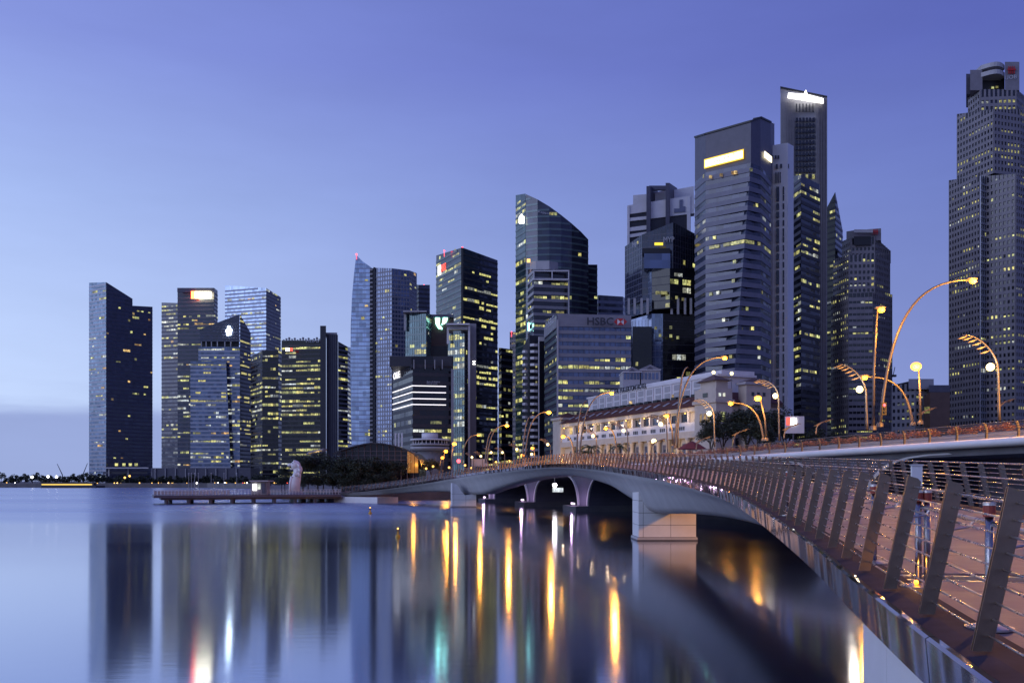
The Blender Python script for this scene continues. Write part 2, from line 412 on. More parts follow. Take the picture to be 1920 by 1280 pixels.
# ------------------------------------------------------------------ water
def water_material():
    m = bpy.data.materials.new('water'); m.use_nodes = True; nt = m.node_tree; nt.nodes.clear()
    out = nt.nodes.new('ShaderNodeOutputMaterial')
    b = nt.nodes.new('ShaderNodeBsdfPrincipled')
    b.inputs['Base Color'].default_value = (0.36, 0.42, 0.62, 1)
    b.inputs['Roughness'].default_value = 0.13; b.inputs['Metallic'].default_value = 1.0
    nt.links.new(b.outputs[0], out.inputs[0])
    tc = nt.nodes.new('ShaderNodeTexCoord')
    def nz(scale, st, det):
        mp = nt.nodes.new('ShaderNodeMapping'); mp.inputs['Scale'].default_value = st
        nt.links.new(tc.outputs['Object'], mp.inputs[0])
        n = nt.nodes.new('ShaderNodeTexNoise'); n.inputs['Scale'].default_value = scale; n.inputs['Detail'].default_value = det
        nt.links.new(mp.outputs[0], n.inputs[0]); return n
    fine = nz(1.0, (0.7, 2.6, 1), 3)
    bp = nt.nodes.new('ShaderNodeBump'); bp.inputs['Strength'].default_value = 0.006; bp.inputs['Distance'].default_value = 0.3
    nt.links.new(fine.outputs['Fac'], bp.inputs['Height'])
    nt.links.new(bp.outputs[0], b.inputs['Normal'])
    # lanes of calmer and rougher water, drawn out sideways
    lane = nz(1.0, (0.004, 0.03, 1), 3)
    mr = nt.nodes.new('ShaderNodeMapRange'); nt.links.new(lane.outputs['Fac'], mr.inputs[0])
    mr.inputs[1].default_value = 0.35; mr.inputs[2].default_value = 0.65; mr.inputs[3].default_value = 0.078; mr.inputs[4].default_value = 0.112
    # the open bay beyond the bridge's shelter is ruffled by the breeze
    sp_ = nt.nodes.new('ShaderNodeSeparateXYZ'); nt.links.new(tc.outputs['Object'], sp_.inputs[0])
    def step(sock, a, c):
        q = nt.nodes.new('ShaderNodeMapRange'); q.interpolation_type = 'SMOOTHSTEP'; nt.links.new(sock, q.inputs[0]); q.inputs[1].default_value = a; q.inputs[2].default_value = c; return q.outputs[0]
    wob = nt.nodes.new('ShaderNodeMath'); wob.operation = 'MULTIPLY_ADD'; wob.inputs[1].default_value = 60.0; nt.links.new(lane.outputs['Fac'], wob.inputs[0]); nt.links.new(sp_.outputs['Y'], wob.inputs[2])
    mu = nt.nodes.new('ShaderNodeMath'); mu.operation = 'MULTIPLY'; nt.links.new(step(wob.outputs[0], 88.0, 190.0), mu.inputs[0]); nt.links.new(step(sp_.outputs['X'], 2.0, -22.0), mu.inputs[1])
    ma = nt.nodes.new('ShaderNodeMath'); ma.operation = 'MULTIPLY_ADD'; ma.inputs[1].default_value = 0.17; nt.links.new(mu.outputs[0], ma.inputs[0]); nt.links.new(mr.outputs[0], ma.inputs[2])
    nt.links.new(ma.outputs[0], b.inputs['Roughness'])
    # ripples run across the bay: slopes are stronger up and down the view than sideways
    tg = nt.nodes.new('ShaderNodeCombineXYZ'); tg.inputs[1].default_value = 1.0; nt.links.new(tg.outputs[0], b.inputs['Tangent']); b.inputs['Anisotropic'].default_value = 0.55
    M['water'] = m
water_material()
mb = MB(); mb.add([(-2600, -60, 0), (2600, -60, 0), (2600, 3000, 0), (-2600, 3000, 0)], [(0, 1, 2, 3)])
structure(mb.build('water', 'water'))
mb = MB(); mb.add([(-2600, -60, -4), (2600, -60, -4), (2600, 3000, -4), (-2600, 3000, -4)], [(0, 1, 2, 3)])
structure(mb.build('river_bed', 'stone_bank'))

# ------------------------------------------------------------------ land
GZ = 2.0
quay_line = [(-2600, 690), (-700, 690), (-420, 660), (-215, 640), (-150, 560), (-90, 330), (-62, 246), (-44, 222), (-30, 236), (10, 246), (60, 252), (140, 262), (420, 330), (2600, 520)]
poly = quay_line + [(2600, 2900), (-2600, 2900)]
mb = MB(); mb.prism(poly, -3.5, GZ)
structure(mb.build('ground', 'paving'))
# stone coping stepping up along the far left shore and along the near quay
mb = MB()
for (a, b_) in zip(quay_line[:4], quay_line[1:5]):
    u = Vector((b_[0]-a[0], b_[1]-a[1])); L = u.length; u /= L; w = (-u[1], u[0])
    mb.obox(a, u, w, 0, L, -0.3, 1.4, -3.4, GZ + 1.25)
tag(mb.build('sea_wall', 'stone_bank', kind='thing'), 'low pale stone sea wall along the far left shore under the tree line', 'wall')
mb = MB()
for (a, b_) in zip(quay_line[4:12], quay_line[5:13]):
    u = Vector((b_[0]-a[0], b_[1]-a[1])); L = u.length; u /= L; w = (-u[1], u[0])
    mb.obox(a, u, w, 0, L, -0.25, 0.6, -3.4, GZ + 0.35)
tag(mb.build('quay_wall', 'concrete_dark', kind='thing'), 'dark quay wall at the river mouth behind the pier and under the bridges', 'wall')

# ------------------------------------------------------------------ curved footbridge
#        depth   x      z(top of steel edge)   girder depth
JT = [(-3.0, 2.0, 3.70, 0.9), (3.0, 2.72, 3.76, 0.9), (6.7, 3.33, 3.85, 0.95), (11.2, 4.21, 3.99, 1.0), (16, 5.25, 4.10, 1.05), (24.5, 6.85, 4.34, 1.25),
      (32, 8.15, 4.56, 1.45), (42, 9.5, 4.88, 1.75), (52, 10.2, 5.20, 2.1), (64, 10.4, 5.66, 2.8), (76, 9.9, 6.10, 3.55), (86, 9.2, 6.48, 2.9), (97, 8.2, 6.85, 2.05), (118, 5.7, 7.35, 1.55),
      (134, 2.4, 7.34, 1.75), (146, -0.9, 7.12, 2.25), (158, -4.4, 6.84, 3.1), (168, -7.8, 6.50, 3.9), (178, -11.8, 5.95, 3.2), (188, -17.8, 5.05, 2.2), (198, -25.4, 4.0, 1.6), (206, -32.6, 3.2, 1.3), (214, -41.0, 2.45, 1.15)]
WID = 6.4
def jrow(d):
    x, z, h = catmull(JT, d); x2, z2, _ = catmull(JT, min(d + 0.5, 214.0)); x1, z1, _ = catmull(JT, max(d - 0.5, -3.0))
    y2, y1 = min(d + 0.5, 214.0), max(d - 0.5, -3.0)
    t = Vector((x2 - x1, y2 - y1, 0)).normalized()
    nr = Vector((t.y, -t.x, 0))                      # toward the far (right) side of the deck
    return Vector((x, d, z)), t, nr, h
# resample by arc length
JS = []
acc = 0.0; prev = None; d = -3.0
while d <= 214.0001:
    p, t, nr, h = jrow(d)
    if prev is not None: acc += (p - prev).length
    JS.append((acc, p, t, nr, h)); prev = p; d += 0.25
JLEN = acc
def jat(s):
    s = max(0, min(JLEN, s)); lo, hi = 0, len(JS) - 1
    while hi - lo > 1:
        m_ = (lo + hi) // 2
        if JS[m_][0] <= s: lo = m_
        else: hi = m_
    a, b_ = JS[lo], JS[hi]; k = (s - a[0]) / max(1e-6, b_[0] - a[0])
    return a[1].lerp(b_[1], k), a[2].lerp(b_[2], k).normalized(), a[3].lerp(b_[3], k).normalized(), a[4] + (b_[4] - a[4]) * k
def s_of_depth(dd): return next(r[0] for r in JS if r[1].y >= dd)
fb = thing('footbridge', 'long curved pale concrete footbridge with steel edge and leaning railing posts in front', 'bridge', (4.2, 11, 0))

def sweep(prof_fn, s0, s1, step, name, material, parent, smooth=False, closed=True):
    """sweeps a cross-section (u inward from the near edge, z below the edge) along the bridge"""
    mb_ = MB(); n = max(1, int(math.ceil((s1 - s0) / step))); rows = []
    for i in range(n + 1):
        p, t, nr, h = jat(s0 + (s1 - s0) * i / n)
        rows.append([p + nr * u + Vector((0, 0, z)) for u, z in prof_fn(h)])
    m_ = len(rows[0]); vs = [v for r in rows for v in r]; fs = []
    for i in range(n):
        for k in range(m_ if closed else m_ - 1):
            fs.append((i*m_ + k, i*m_ + (k+1) % m_, (i+1)*m_ + (k+1) % m_, (i+1)*m_ + k))
    fs.append(tuple(range(m_ - 1, -1, -1))); fs.append(tuple(range(n*m_, (n+1)*m_)))
    mb_.add(vs, fs)
    return mb_.build(name, material, parent, smooth)

def girder_prof(h):
    a = [(0.10, -0.12), (0.12, -0.50), (0.55, -0.50 - 0.16*(h-0.5)), (1.10, -0.5 - 0.48*(h-0.5)), (1.55, -0.5 - 0.82*(h-0.5)), (2.0, -h)]
    b_ = [(WID - u, z) for u, z in reversed(a)]
    return a + b_
sweep(girder_prof, 0, JLEN, 1.0, 'girder', 'concrete', fb, smooth=True)
# stainless steel edge panels, one mesh each
S12 = s_of_depth(11.4)
bounds = [0.0]
s = S12
while s > 4.2: s -= 3.9
s_list = []
x = s
while x < JLEN:
    s_list.append(x); x += 3.9
s_list.append(JLEN)
if s_list[0] > 0.3: s_list = [0.0] + s_list
for a, b_ in zip(s_list[:-1], s_list[1:]):
    if b_ - a < 0.2: continue
    sweep(lambda h: [(0.075, 0.0), (0.02, 0.0), (-0.01, -0.02), (0.03, -0.45), (0.075, -0.45)], a + 0.012, b_ - 0.012, 1.0, 'edge_panel', 'polished', fb)
    if jat(a)[1].y > 2:
        sweep(lambda h: [(WID - 0.075, -0.45), (WID - 0.03, -0.45), (WID, -0.02), (WID - 0.02, 0.0), (WID - 0.075, 0.0)], a + 0.012, b_ - 0.012, 1.3, 'edge_panel', 'polished', fb)
# dark upstand the posts stand on, then the walking deck
sweep(lambda h: [(0.08, -0.11), (0.08, -0.012), (0.30, 0.004), (0.62, 0.004), (0.62, -0.11)], 0, JLEN, 1.0, 'ledge', 'ledge', fb)
sweep(lambda h: [(WID - 0.62, -0.11), (WID - 0.62, 0.004), (WID - 0.30, 0.004), (WID - 0.08, -0.012), (WID - 0.08, -0.11)], 0, JLEN, 1.0, 'ledge', 'ledge', fb)
sweep(lambda h: [(0.2, -0.13), (0.2, -0.055), (WID - 0.2, -0.055), (WID - 0.2, -0.13)], 0, JLEN, 1.0, 'deck', 'paver_gap', fb)
# pavers: laid one by one as far as they can be told apart
SP1 = s_of_depth(36)
rows_ = int(SP1 / 0.8)
ncol = 5
cw = (WID - 1.26) / ncol
rng = random.Random(5)
for i in range(2, rows_):
    s0 = i * 0.8
    if abs(s0 + 0.4 - S12) < 0.55: continue
    for k in range(ncol):
        dz = rng.uniform(-0.003, 0.003); tl = 0.004
        mb = MB(); vs = []
        for z in (-0.10, -0.012):
            for (ss, uu) in ((s0 + tl, 0.63 + cw*k + tl), (s0 + tl, 0.63 + cw*(k+1) - tl), (s0 + 0.8 - tl, 0.63 + cw*(k+1) - tl), (s0 + 0.8 - tl, 0.63 + cw*k + tl)):
                p, t, nr, h = jat(ss); vs.append(p + nr*uu + Vector((0, 0, z + (dz if z > -0.05 else 0))))
        mb.add(vs, [(3,2,1,0),(4,5,6,7),(1,0,4,5)[::-1] and (0,1,5,4),(1,2,6,5),(2,3,7,6),(3,0,4,7)])
        mb.build('paver', 'paver', fb)
sweep(lambda h: [(0.62, -0.08), (0.62, -0.014), (WID - 0.62, -0.014), (WID - 0.62, -0.08)], rows_ * 0.8, JLEN, 1.0, 'deck_paving', 'paver', fb)
# expansion joint: a dark strip between two bright bars
for off in (-0.30, 0.16):
    sweep(lambda h: [(0.64, -0.05), (0.64, -0.004), (WID - 0.64, -0.004), (WID - 0.64, -0.05)], S12 + off, S12 + off + 0.06, 0.06, 'joint_bar', 'steel', fb)

# railing posts: leaning flat plates
def post_mesh(side):
    mb_ = MB(); w = 0.0
    # local frame: x = inward, y = along, z up ; plate thin along y
    pr = [(-0.068, 0.0), (0.068, 0.0), (0.325, 1.20), (0.29, 1.24), (0.19, 1.27)]
    if side < 0: pr = [(-x_, z_) for x_, z_ in reversed(pr)]
    n = len(pr)
    for y0 in (-0.028, 0.010):
        mb_.add([(x_, y0, z_) for x_, z_ in pr] + [(x_, y0 + 0.018, z_) for x_, z_ in pr],
                [tuple(range(n)), tuple(range(2*n-1, n-1, -1))] + [((i+1) % n, i, n + i, n + (i+1) % n) for i in range(n)])
    # bolts through the plates where the rods pass
    for k in range(9):
        z_ = 0.12 + k * 0.128; xc = 0.03 + 0.25 * z_ / 1.27 * 1.0
        if side < 0: xc = -xc
        mb_.box(xc - 0.011, xc + 0.011, -0.036, 0.036, z_ - 0.011, z_ + 0.011)
    return mesh_of(mb_, 'post', 'post_steel')
post_near, post_far = post_mesh(1), post_mesh(-1)
PST = 1.62
post_s = []
s = s_of_depth(10.25)
while s > 0.4: s -= PST
s0 = s + PST
x = s0
while x < JLEN - 0.3:
    post_s.append(x); x += PST
for sp in sorted(post_s):
    p, t, nr, h = jat(sp)
    rz = math.atan2(nr.y, nr.x)
    inst('post', post_near, fb, p + nr * 0.24 + Vector((0, 0, 0.02)), rz)
    if p.y > 3:
        inst('post', post_far, fb, p + nr * (WID - 0.24) + Vector((0, 0, 0.02)), rz)
# rods and handrails run the whole length
def rail(u, z, r, s0, s1, step, n=5, name='rod'):
    pts = []
    m_ = int((s1 - s0) / step)
    for i in range(m_ + 1):
        p, t, nr, h = jat(s0 + (s1 - s0) * i / m_); pts.append(p + nr * u + Vector((0, 0, z)))
    mb_ = MB(); mb_.tube(pts, r, n); return mb_.build(name, 'steel', fb, True)
for k in range(9):
    z_ = 0.12 + k * 0.128; xc = 0.03 + 0.25 * z_ / 1.27
    rail(0.24 + xc, z_ + 0.02, 0.0105, 0.3, JLEN, 0.86)
    rail(WID - 0.24 - xc, z_ + 0.02, 0.0105, 5.0, JLEN, 0.86)
rail(0.24 + 0.42, 0.92, 0.026, 0.3, JLEN, 1.0, 8, 'handrail')
rail(WID - 0.24 - 0.42, 0.92, 0.026, 5.0, JLEN, 1.0, 8, 'handrail')
rail(WID - 0.24 - 0.26, 1.29, 0.022, 5.0, JLEN, 1.0, 8, 'top_rail')
br_mb = MB(); br_mb.tube([(0.22, 0, 0.80), (0.38, 0, 0.83), (0.42, 0, 0.89)], 0.011, 5)
br_me = mesh_of(br_mb, 'bracket', 'steel')
for sp in sorted(post_s):
    p, t, nr, h = jat(sp)
    if p.y < 45: inst('bracket', br_me, fb, p + nr * 0.24 + Vector((0, 0, 0.02)), math.atan2(nr.y, nr.x))

# abutment under the near end
ab = MB()
sA = s_of_depth(11.5)
n = 10; vs = []; fs = []
pl = []
for i in range(n + 1):
    p, t, nr, h = jat(sA * i / n); pl.append((p + nr * 0.17, p + nr * (WID - 0.17)))
polyA = [a for a, _ in pl]; polyB = [b_ for _, b_ in pl]
# three cladding slabs with open joints between
for (i0, i1) in ((0, 4), (4, 7), (7, 9), (9, 10)):
    q0, q1 = polyA[i0], polyA[i1]; u = (q1 - q0); u.z = 0; L = u.length; u /= L; w = Vector((u.y, -u.x, 0))
    m2 = MB(); m2.obox(q0, u, w, 0.006, L - 0.006, 0.0, 0.16, -3.0, min(q0.z, q1.z) - 0.46); m2.build('abutment_panel', 'concrete_white', fb)
q0, q1 = polyA[0], polyA[-1]; u = (q1 - q0); u.z = 0; L = u.length; u /= L; w = Vector((u.y, -u.x, 0))
ab.obox(q0, u, w, 0.2, L - 0.03, 0.12, WID - 0.6, -3.5, 3.2); ab.build('abutment', 'concrete_white', fb)

# river piers: pale blocks with cladding joints and a fin that rises up the girder's flank
def clip(poly_, axis, lo, hi):
    for (side, lim) in ((1, lo), (-1, hi)):
        out = []
        for i in range(len(poly_)):
            a, b_ = poly_[i], poly_[(i+1) % len(poly_)]
            ia, ib = side*(a[axis]-lim) >= 0, side*(b_[axis]-lim) >= 0
            if ia: out.append(a)
            if ia != ib:
                k = (lim - a[axis]) / (b_[axis] - a[axis]); out.append((a[0]+(b_[0]-a[0])*k, a[1]+(b_[1]-a[1])*k))
        poly_ = out
        if not poly_: return []
    return poly_
def river_pier(depth, pxl, width, prof, zsplits, asplits, thick):
    o = Vector((PX(pxl, depth), depth, 0)); p, t, nr, h = jat(s_of_depth(depth))
    u = Vector((1, 0, 0)).lerp(nr, 0.35).normalized(); w = Vector((-u.y, u.x, 0))
    core = MB()
    ins = [(min(max(a, 0.05), width - 0.05), max(z - 0.06, -3)) for a, z in prof]
    core.extrude([o + u*a + w*0.05 + Vector((0, 0, z)) for a, z in ins], w * (thick - 0.1)); core.build('pier_core', 'black_trim', fb)
    for a0, a1 in zip(asplits[:-1], asplits[1:]):
        for z0, z1 in zip(zsplits[:-1], zsplits[1:]):
            pc = clip(clip(prof, 0, a0 + 0.018, a1 - 0.018), 1, z0 + 0.018, z1 - 0.018)
            if len(pc) < 3: continue
            # rounded nose on the outer column
            b0 = MB(); b0.extrude([o + u*a + Vector((0, 0, z)) for a, z in pc], w * thick); b0.build('pier_block', 'concrete_white', fb)
    b0 = MB(); b0.obox(o, u, w, -0.10, width + 0.10, -0.10, thick + 0.10, -3.0, 0.28); b0.build('pier_footing', 'concrete', fb)
    b0 = MB(); b0.obox(o, u, w, -0.115, width + 0.115, -0.115, thick + 0.115, -3.0, 0.10); b0.build('tide_band', 'concrete_dark', fb)
prof = [(0, -2), (5.0, -2), (5.0, 2.6), (2.95, 2.3), (2.35, 2.55), (1.8, 3.0), (1.2, 3.8), (0.6, 4.6), (0, 4.95)]
river_pier(78, 1197, 5.0, prof, [0.3, 1.35, 2.4, 3.45, 5.2], [0, 0.42, 2.8, 5.0], 3.4)
prof = [(0, -2), (4.7, -2), (4.7, 2.7), (2.6, 2.3), (1.8, 3.2), (1.0, 4.4), (0, 4.7)]
river_pier(173, 847, 4.7, prof, [0.3, 1.5, 2.6, 5.2], [0, 0.4, 2.7, 4.7], 3.4)
mb = MB(); p, t, nr, h = jat(JLEN - 0.5); mb.obox(p, nr, t, 0.2, WID - 0.2, -14.0, 2.5, -3, 1.35); mb.build('abutment', 'concrete_white', fb)

# ------------------------------------------------------------------ road bridge behind it
EU = Vector((-0.2785, 0.9604, 0)); EN = Vector((0.9604, 0.2785, 0))       # along (away), across (to the right)
E0 = Vector((11.0 + 0.29 * 152, 0.0, 0))                                  # near edge line meets depth 0 here
def e_at(depth): return Vector((E0.x - 0.29 * depth, depth, 0))
def d_edge(px): return 55.1 / ((px - 960) / FPX + 0.29)
def ez(depth): return catmull([(-40, 8.2), (30, 8.62), (64, 8.36), (85, 8.16), (105, 7.9), (150, 7.3), (200, 6.2), (260, 4.2), (300, 2.6)], depth)[0]   # top of edge beam
EW = 34.0
rb = thing('road_bridge', 'grey road bridge with rounded pale edge beam and steel railing behind the footbridge', 'bridge', (36, 66, 0))
def esweep(prof_, d0, d1, step, name, material, smooth=False):
    mb_ = MB(); n = max(1, int((d1 - d0) / step)); m_ = len(prof_)
    vs = []; fs = []
    for i in range(n + 1):
        dd = d0 + (d1 - d0) * i / n; p = e_at(dd); p.z = ez(dd)
        vs += [p + EN * a + Vector((0, 0, z)) for a, z in prof_]
    for i in range(n):
        for k in range(m_): fs.append((i*m_+k, i*m_+(k+1) % m_, (i+1)*m_+(k+1) % m_, (i+1)*m_+k))
    fs.append(tuple(range(m_-1, -1, -1))); fs.append(tuple(range(n*m_, (n+1)*m_)))
    mb_.add(vs, fs); return mb_.build(name, material, rb, smooth)
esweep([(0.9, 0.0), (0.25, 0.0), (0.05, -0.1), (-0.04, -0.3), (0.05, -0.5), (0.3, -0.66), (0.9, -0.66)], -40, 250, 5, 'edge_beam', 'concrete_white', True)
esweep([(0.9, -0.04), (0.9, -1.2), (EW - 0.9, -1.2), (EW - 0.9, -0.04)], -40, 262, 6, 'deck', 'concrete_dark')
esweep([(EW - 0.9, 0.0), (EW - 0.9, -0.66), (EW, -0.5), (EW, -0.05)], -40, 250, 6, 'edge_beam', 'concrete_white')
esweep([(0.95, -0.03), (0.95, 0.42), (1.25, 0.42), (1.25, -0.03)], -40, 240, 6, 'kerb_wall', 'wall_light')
# flared piers: cups that open upward into the next arch
def flare(center_d, spread=13.6, zb=0.9, light=False):
    top = ez(center_d) - 0.9
    pr = []
    for k in range(13):
        q = k / 12.0; half = 2.4 + (spread - 2.4) * (q ** 2.0 * 0.72 + q ** 7 * 0.28); pr.append((half, zb + (top - zb) * math.sin(q * math.pi / 2)))
    c = e_at(center_d)
    out = [(-h_, z_) for h_, z_ in reversed(pr)] + [(h_, z_) for h_, z_ in pr]
    b0 = MB(); b0.extrude([c + EU*a + EN*1.1 + Vector((0, 0, z_)) for a, z_ in out], EN * (EW - 2.2)); b0.build('flared_pier', 'wall_slate', rb)
    # pale rib along the rim of the cup
    for sg in (-1, 1):
        b1 = MB(); pts = [(sg*h_, z_) for h_, z_ in pr]
        inner = [(sg*(h_ - 0.42), z_ + 0.12) for h_, z_ in pr]
        b1.extrude([c + EU*a + EN*0.8 + Vector((0, 0, z_)) for a, z_ in pts + inner[::-1]], EN * 0.34); b1.build('arch_rib', 'concrete', rb)
    b2 = MB(); b2.obox(c, EU, EN, -3.2, 3.2, -1.5, EW, -3, 0.95); b2.build('pile_cap', 'concrete_dark', rb)
    if light:
        b3 = MB(); b3.obox(c, EU, EN, -0.8, 0.8, -0.9, -0.75, 1.15, 1.45); b3.build('flood_light', 'flood_violet', rb)
        point_light('flood_glow', c + EN * -1.1 + Vector((0, 0, 1.9)), 260, (0.85, 0.55, 1.0), rb, 0.2)
for dc in (14, 85, 122): flare(dc)
mb = MB(); p = e_at(18); mb.obox(p, EU, EN, 0, 62, 9.0, 10.0, -3, 7.2); mb.build('abutment_wall', 'wall_slate', rb)
for dc in (152, 180, 209): flare(dc, light=True)
# railing
def e_post():
    mb_ = MB(); prf = [(0.0, 0.0), (0.03, 0.35), (0.0, 0.75), (-0.14, 1.12)]
    for y0 in (-0.07, 0.05):
        pts = []
        for a, z_ in prf: pts.append((a - 0.07, y0, z_))
        for a, z_ in reversed(prf): pts.append((a + 0.07, y0, z_))
        mb_.extrude(pts, (0, 0.02, 0))
    return mesh_of(mb_, 'railing_post', 'lamp_metal')
epm = e_post(); era = math.atan2(EN.y, EN.x)
dd = 34.0
while dd < 215:
    p = e_at(dd); p.z = ez(dd); inst('railing_post', epm, rb, p + EN * 0.45, era); dd += 2.85
def erail(off, z_, r, name='rail', d0=30, d1=216):
    mb_ = MB(); pts = []
    for i in range(40):
        dd_ = d0 + (d1 - d0) * i / 39; p = e_at(dd_); p.z = ez(dd_) + z_; pts.append(p + EN * off)
    mb_.tube(pts, r, 5); mb_.build(name, 'lamp_metal', rb, True)
for off, z_ in ((0.42, 0.22), (0.42, 0.42), (0.42, 0.62), (0.38, 0.82), (0.33, 0.98)): erail(off, z_, 0.022)
erail(0.28, 1.14, 0.04, 'handrail')
# ------------------------------------------------------------------ tower kit
UNIT = {}
def unit_box(material):
    if material not in UNIT:
        m_ = MB(); m_.box(-0.5, 0.5, -0.5, 0.5, -0.5, 0.5); UNIT[material] = mesh_of(m_, 'window', material)
    return UNIT[material]
LITSETS = {'y': ['lit_yellow']*8 + ['lit_white']*2, 'w': ['lit_yellow']*4 + ['lit_white']*5 + ['lit_orange'], 'o': ['lit_orange']*4 + ['lit_yellow']*5}

TOWERS = []
class Tower:
    def __init__(self, name, label, px, d, seed):
        self.root = thing(name, label, 'building', (PX(px, d), d, GZ))
        self.rng = random.Random(seed); self.nwin = 0; self.over = {}; TOWERS.append(self)
    def chain_block(self, chain, z0=GZ, back=None, core='glass_dark', style=None, faces=None, roof=None):
        """chain: visible corners left to right as (photo column, depth, photo row of top); the far corners are added behind"""
        pts = [(PX(p, d), d) for p, d, t in chain]; zt = [PZ(t, d) for p, d, t in chain]
        n0 = len(pts)
        if back is None:
            if n0 == 3:
                pts.append((pts[0][0] + pts[2][0] - pts[1][0], pts[0][1] + pts[2][1] - pts[1][1])); zt.append(zt[0] + zt[2] - zt[1])
            else:
                back = 30
        if back is not None:
            l, r = pts[0], pts[-1]; u = Vector((r[0]-l[0], r[1]-l[1])).normalized(); w = Vector((-u[1], u[0]))
            c = Vector(((l[0] + r[0]) / 2, (l[1] + r[1]) / 2)).normalized()      # depth runs roughly away from the river
            wl_ = (Vector(l).normalized() * 0.97 + w * 0.03).normalized() if l[0] > 0 else w; wr_ = (Vector(r).normalized() * 0.97 + w * 0.03).normalized() if l[0] > 0 else w
            if l[0] <= 0 and r[0] < 0: wr_ = Vector(r).normalized(); wl_ = Vector(l).normalized()
            pts += [(r[0] + wr_[0]*back, r[1] + wr_[1]*back), (l[0] + wl_[0]*back, l[1] + wl_[1]*back)]; zt += [zt[n0-1], zt[0]]
        m_ = MB(); m_.prism(pts, z0, zt); body = m_.build('body', core, self.root)
        if style:
            floors = {}
            for i in range(n0 - 1):
                if faces is not None and i not in faces: continue
                st = style[i] if isinstance(style, list) else style
                if st is None: continue
                A, B = Vector(pts[i]), Vector(pts[i+1]); L = (B - A).length
                self.facade(A, B, [(0, z0), (L, z0), (L, zt[i+1]), (0, zt[i])], st, floors, z0)
            self.flush(floors, style)
        return pts, zt, body
    def flush(self, floors, style):
        for k in sorted(floors):
            m_, mt = floors[k]
            if m_.v: m_.build('floor_band', mt, self.root)
    def srange(self, poly, z):
        xs = []
        for i in range(len(poly)):
            a, b = poly[i], poly[(i+1) % len(poly)]
            if (a[1] - z) * (b[1] - z) <= 0 and abs(a[1] - b[1]) > 1e-6:
                xs.append(a[0] + (b[0]-a[0]) * (z - a[1]) / (b[1] - a[1]))
        return (min(xs), max(xs)) if len(xs) >= 2 else None
    def facade(self, A, B, poly, st, floors, z0):
        u = (B - A).normalized(); n = Vector((u[1], -u[0])); L = (B - A).length
        fh, bf = st.get('fh', 4.0), st.get('bf', 0.35); bd = st.get('bd', 0.3)
        bw, pw, pd = st.get('bw', 3.0), st.get('pw', 0.0), st.get('pd', 0.0)
        zmax = max(p[1] for p in poly); zstart = st.get('z0', z0); ztop = min(zmax, st.get('ztop', 1e9))
        wallm = st.get('wall', 'wall_dark'); rng = self.rng
        nb = max(1, round(L / bw)); bw = L / nb
        k = 0; lit = st.get('lit', 0.1); lo, hi = st.get('litz', (0, 1))
        skip = st.get('skip', ())
        hit = 0
        z = zstart
        while z + fh * 0.9 <= ztop:
            r = self.srange(poly, z + fh * 0.5)
            r2 = self.srange(poly, min(z + fh * bf, zmax - 0.01)) or r
            if r:
                key = (id(st) if isinstance(st, dict) else 0, round(z * 10))
                key = (round(z * 10), wallm)
                if key not in floors: floors[key] = (MB(), wallm)
                sa, sb = max(r[0], r2[0]), min(r[1], r2[1])
                if sb - sa > 0.5 and bf > 0:
                    floors[key][0].obox(A, u, n, sa + 0.002, sb - 0.002, 0.01, bd, z, z + fh * bf)
                frac = (z - zstart) / max(1, ztop - zstart)
                # lit windows
                q = 0.0
                if lo <= frac <= hi and k not in skip:
                    c = rng.random(); q = 0.93 if c > 1 - st.get('full', 0.0) else 0.0 if c < st.get('dark', 0.3) else (lit * 0.6 if c < 0.75 else min(0.9, lit * 2.6))
                j = max(0, int(math.ceil(sa / bw - 0.01)))
                while (j + 1) * bw <= sb + 0.05:
                    if rng.random() < q:
                        run = rng.choice(st.get('runs', (1, 1, 2, 2, 3, 4))); mt_ = rng.choice(LITSETS[st.get('set', 'y')])
                        e = min((j + run) * bw, int((sb + 0.05) / bw) * bw)
                        w0, w1 = j * bw + pw * 0.5 + 0.08, e - pw * 0.5 - 0.08
                        if w1 - w0 > 0.3:
                            zc0, zc1 = z + fh * bf + 0.1, z + fh - 0.12
                            zc1 = zc0 + (zc1 - zc0) * rng.choice((0.5, 0.6, 0.7, 0.8, 0.95))
                            s = (w0 + w1) / 2; p = A + u * s + n * 0.04
                            for jj in range(j, j + run):       # one pane per bay, each with its own brightness
                                if (jj + 1) * bw > sb + 0.05: break
                                p = A + u * ((jj + 0.5) * bw) + n * 0.04
                                self.pane((p[0], p[1], (zc0 + zc1) / 2), u, (bw - max(pw, 0.12) - 0.12, 0.06, zc1 - zc0), st.get('set', 'y'), mt_)
                        j += run
                    else: j += 1
            z += fh; k += 1
        # vertical piers / mullions, bay by bay
        if pw > 0:
            for j in range(nb + 1):
                s = j * bw; s0_, s1_ = max(0.003, s - pw/2), min(L - 0.003, s + pw/2)
                if s1_ - s0_ < 0.03: continue
                zs = [p for p in (self.col_range(poly, s0_), self.col_range(poly, s1_)) if p]
                if not zs: continue
                zt = min(min(p[1] for p in zs), ztop); zb = max(max(p[0] for p in zs), zstart)
                if zt - zb < 1: continue
                m_ = MB(); m_.obox(A, u, n, s0_, s1_, 0.005, pd, zb, zt - 0.02); m_.build('pier', st.get('pier', wallm), self.root)
    def pane(self, p, u, size, key, material):
        if self.nwin < 290:
            inst('window', unit_box(material), self.root, p, math.atan2(u[1], u[0]), size); self.nwin += 1
        else:                                                    # past the first three hundred: one joined part
            if material not in self.over: self.over[material] = MB()
            self.over[material].obox(p, u, (u[1], -u[0]), -size[0]/2, size[0]/2, -0.03, 0.03, p[2] - size[2]/2, p[2] + size[2]/2)
    def finish(self):
        for mt, m_ in self.over.items(): m_.build('far_windows', mt, self.root, kind='stuff')
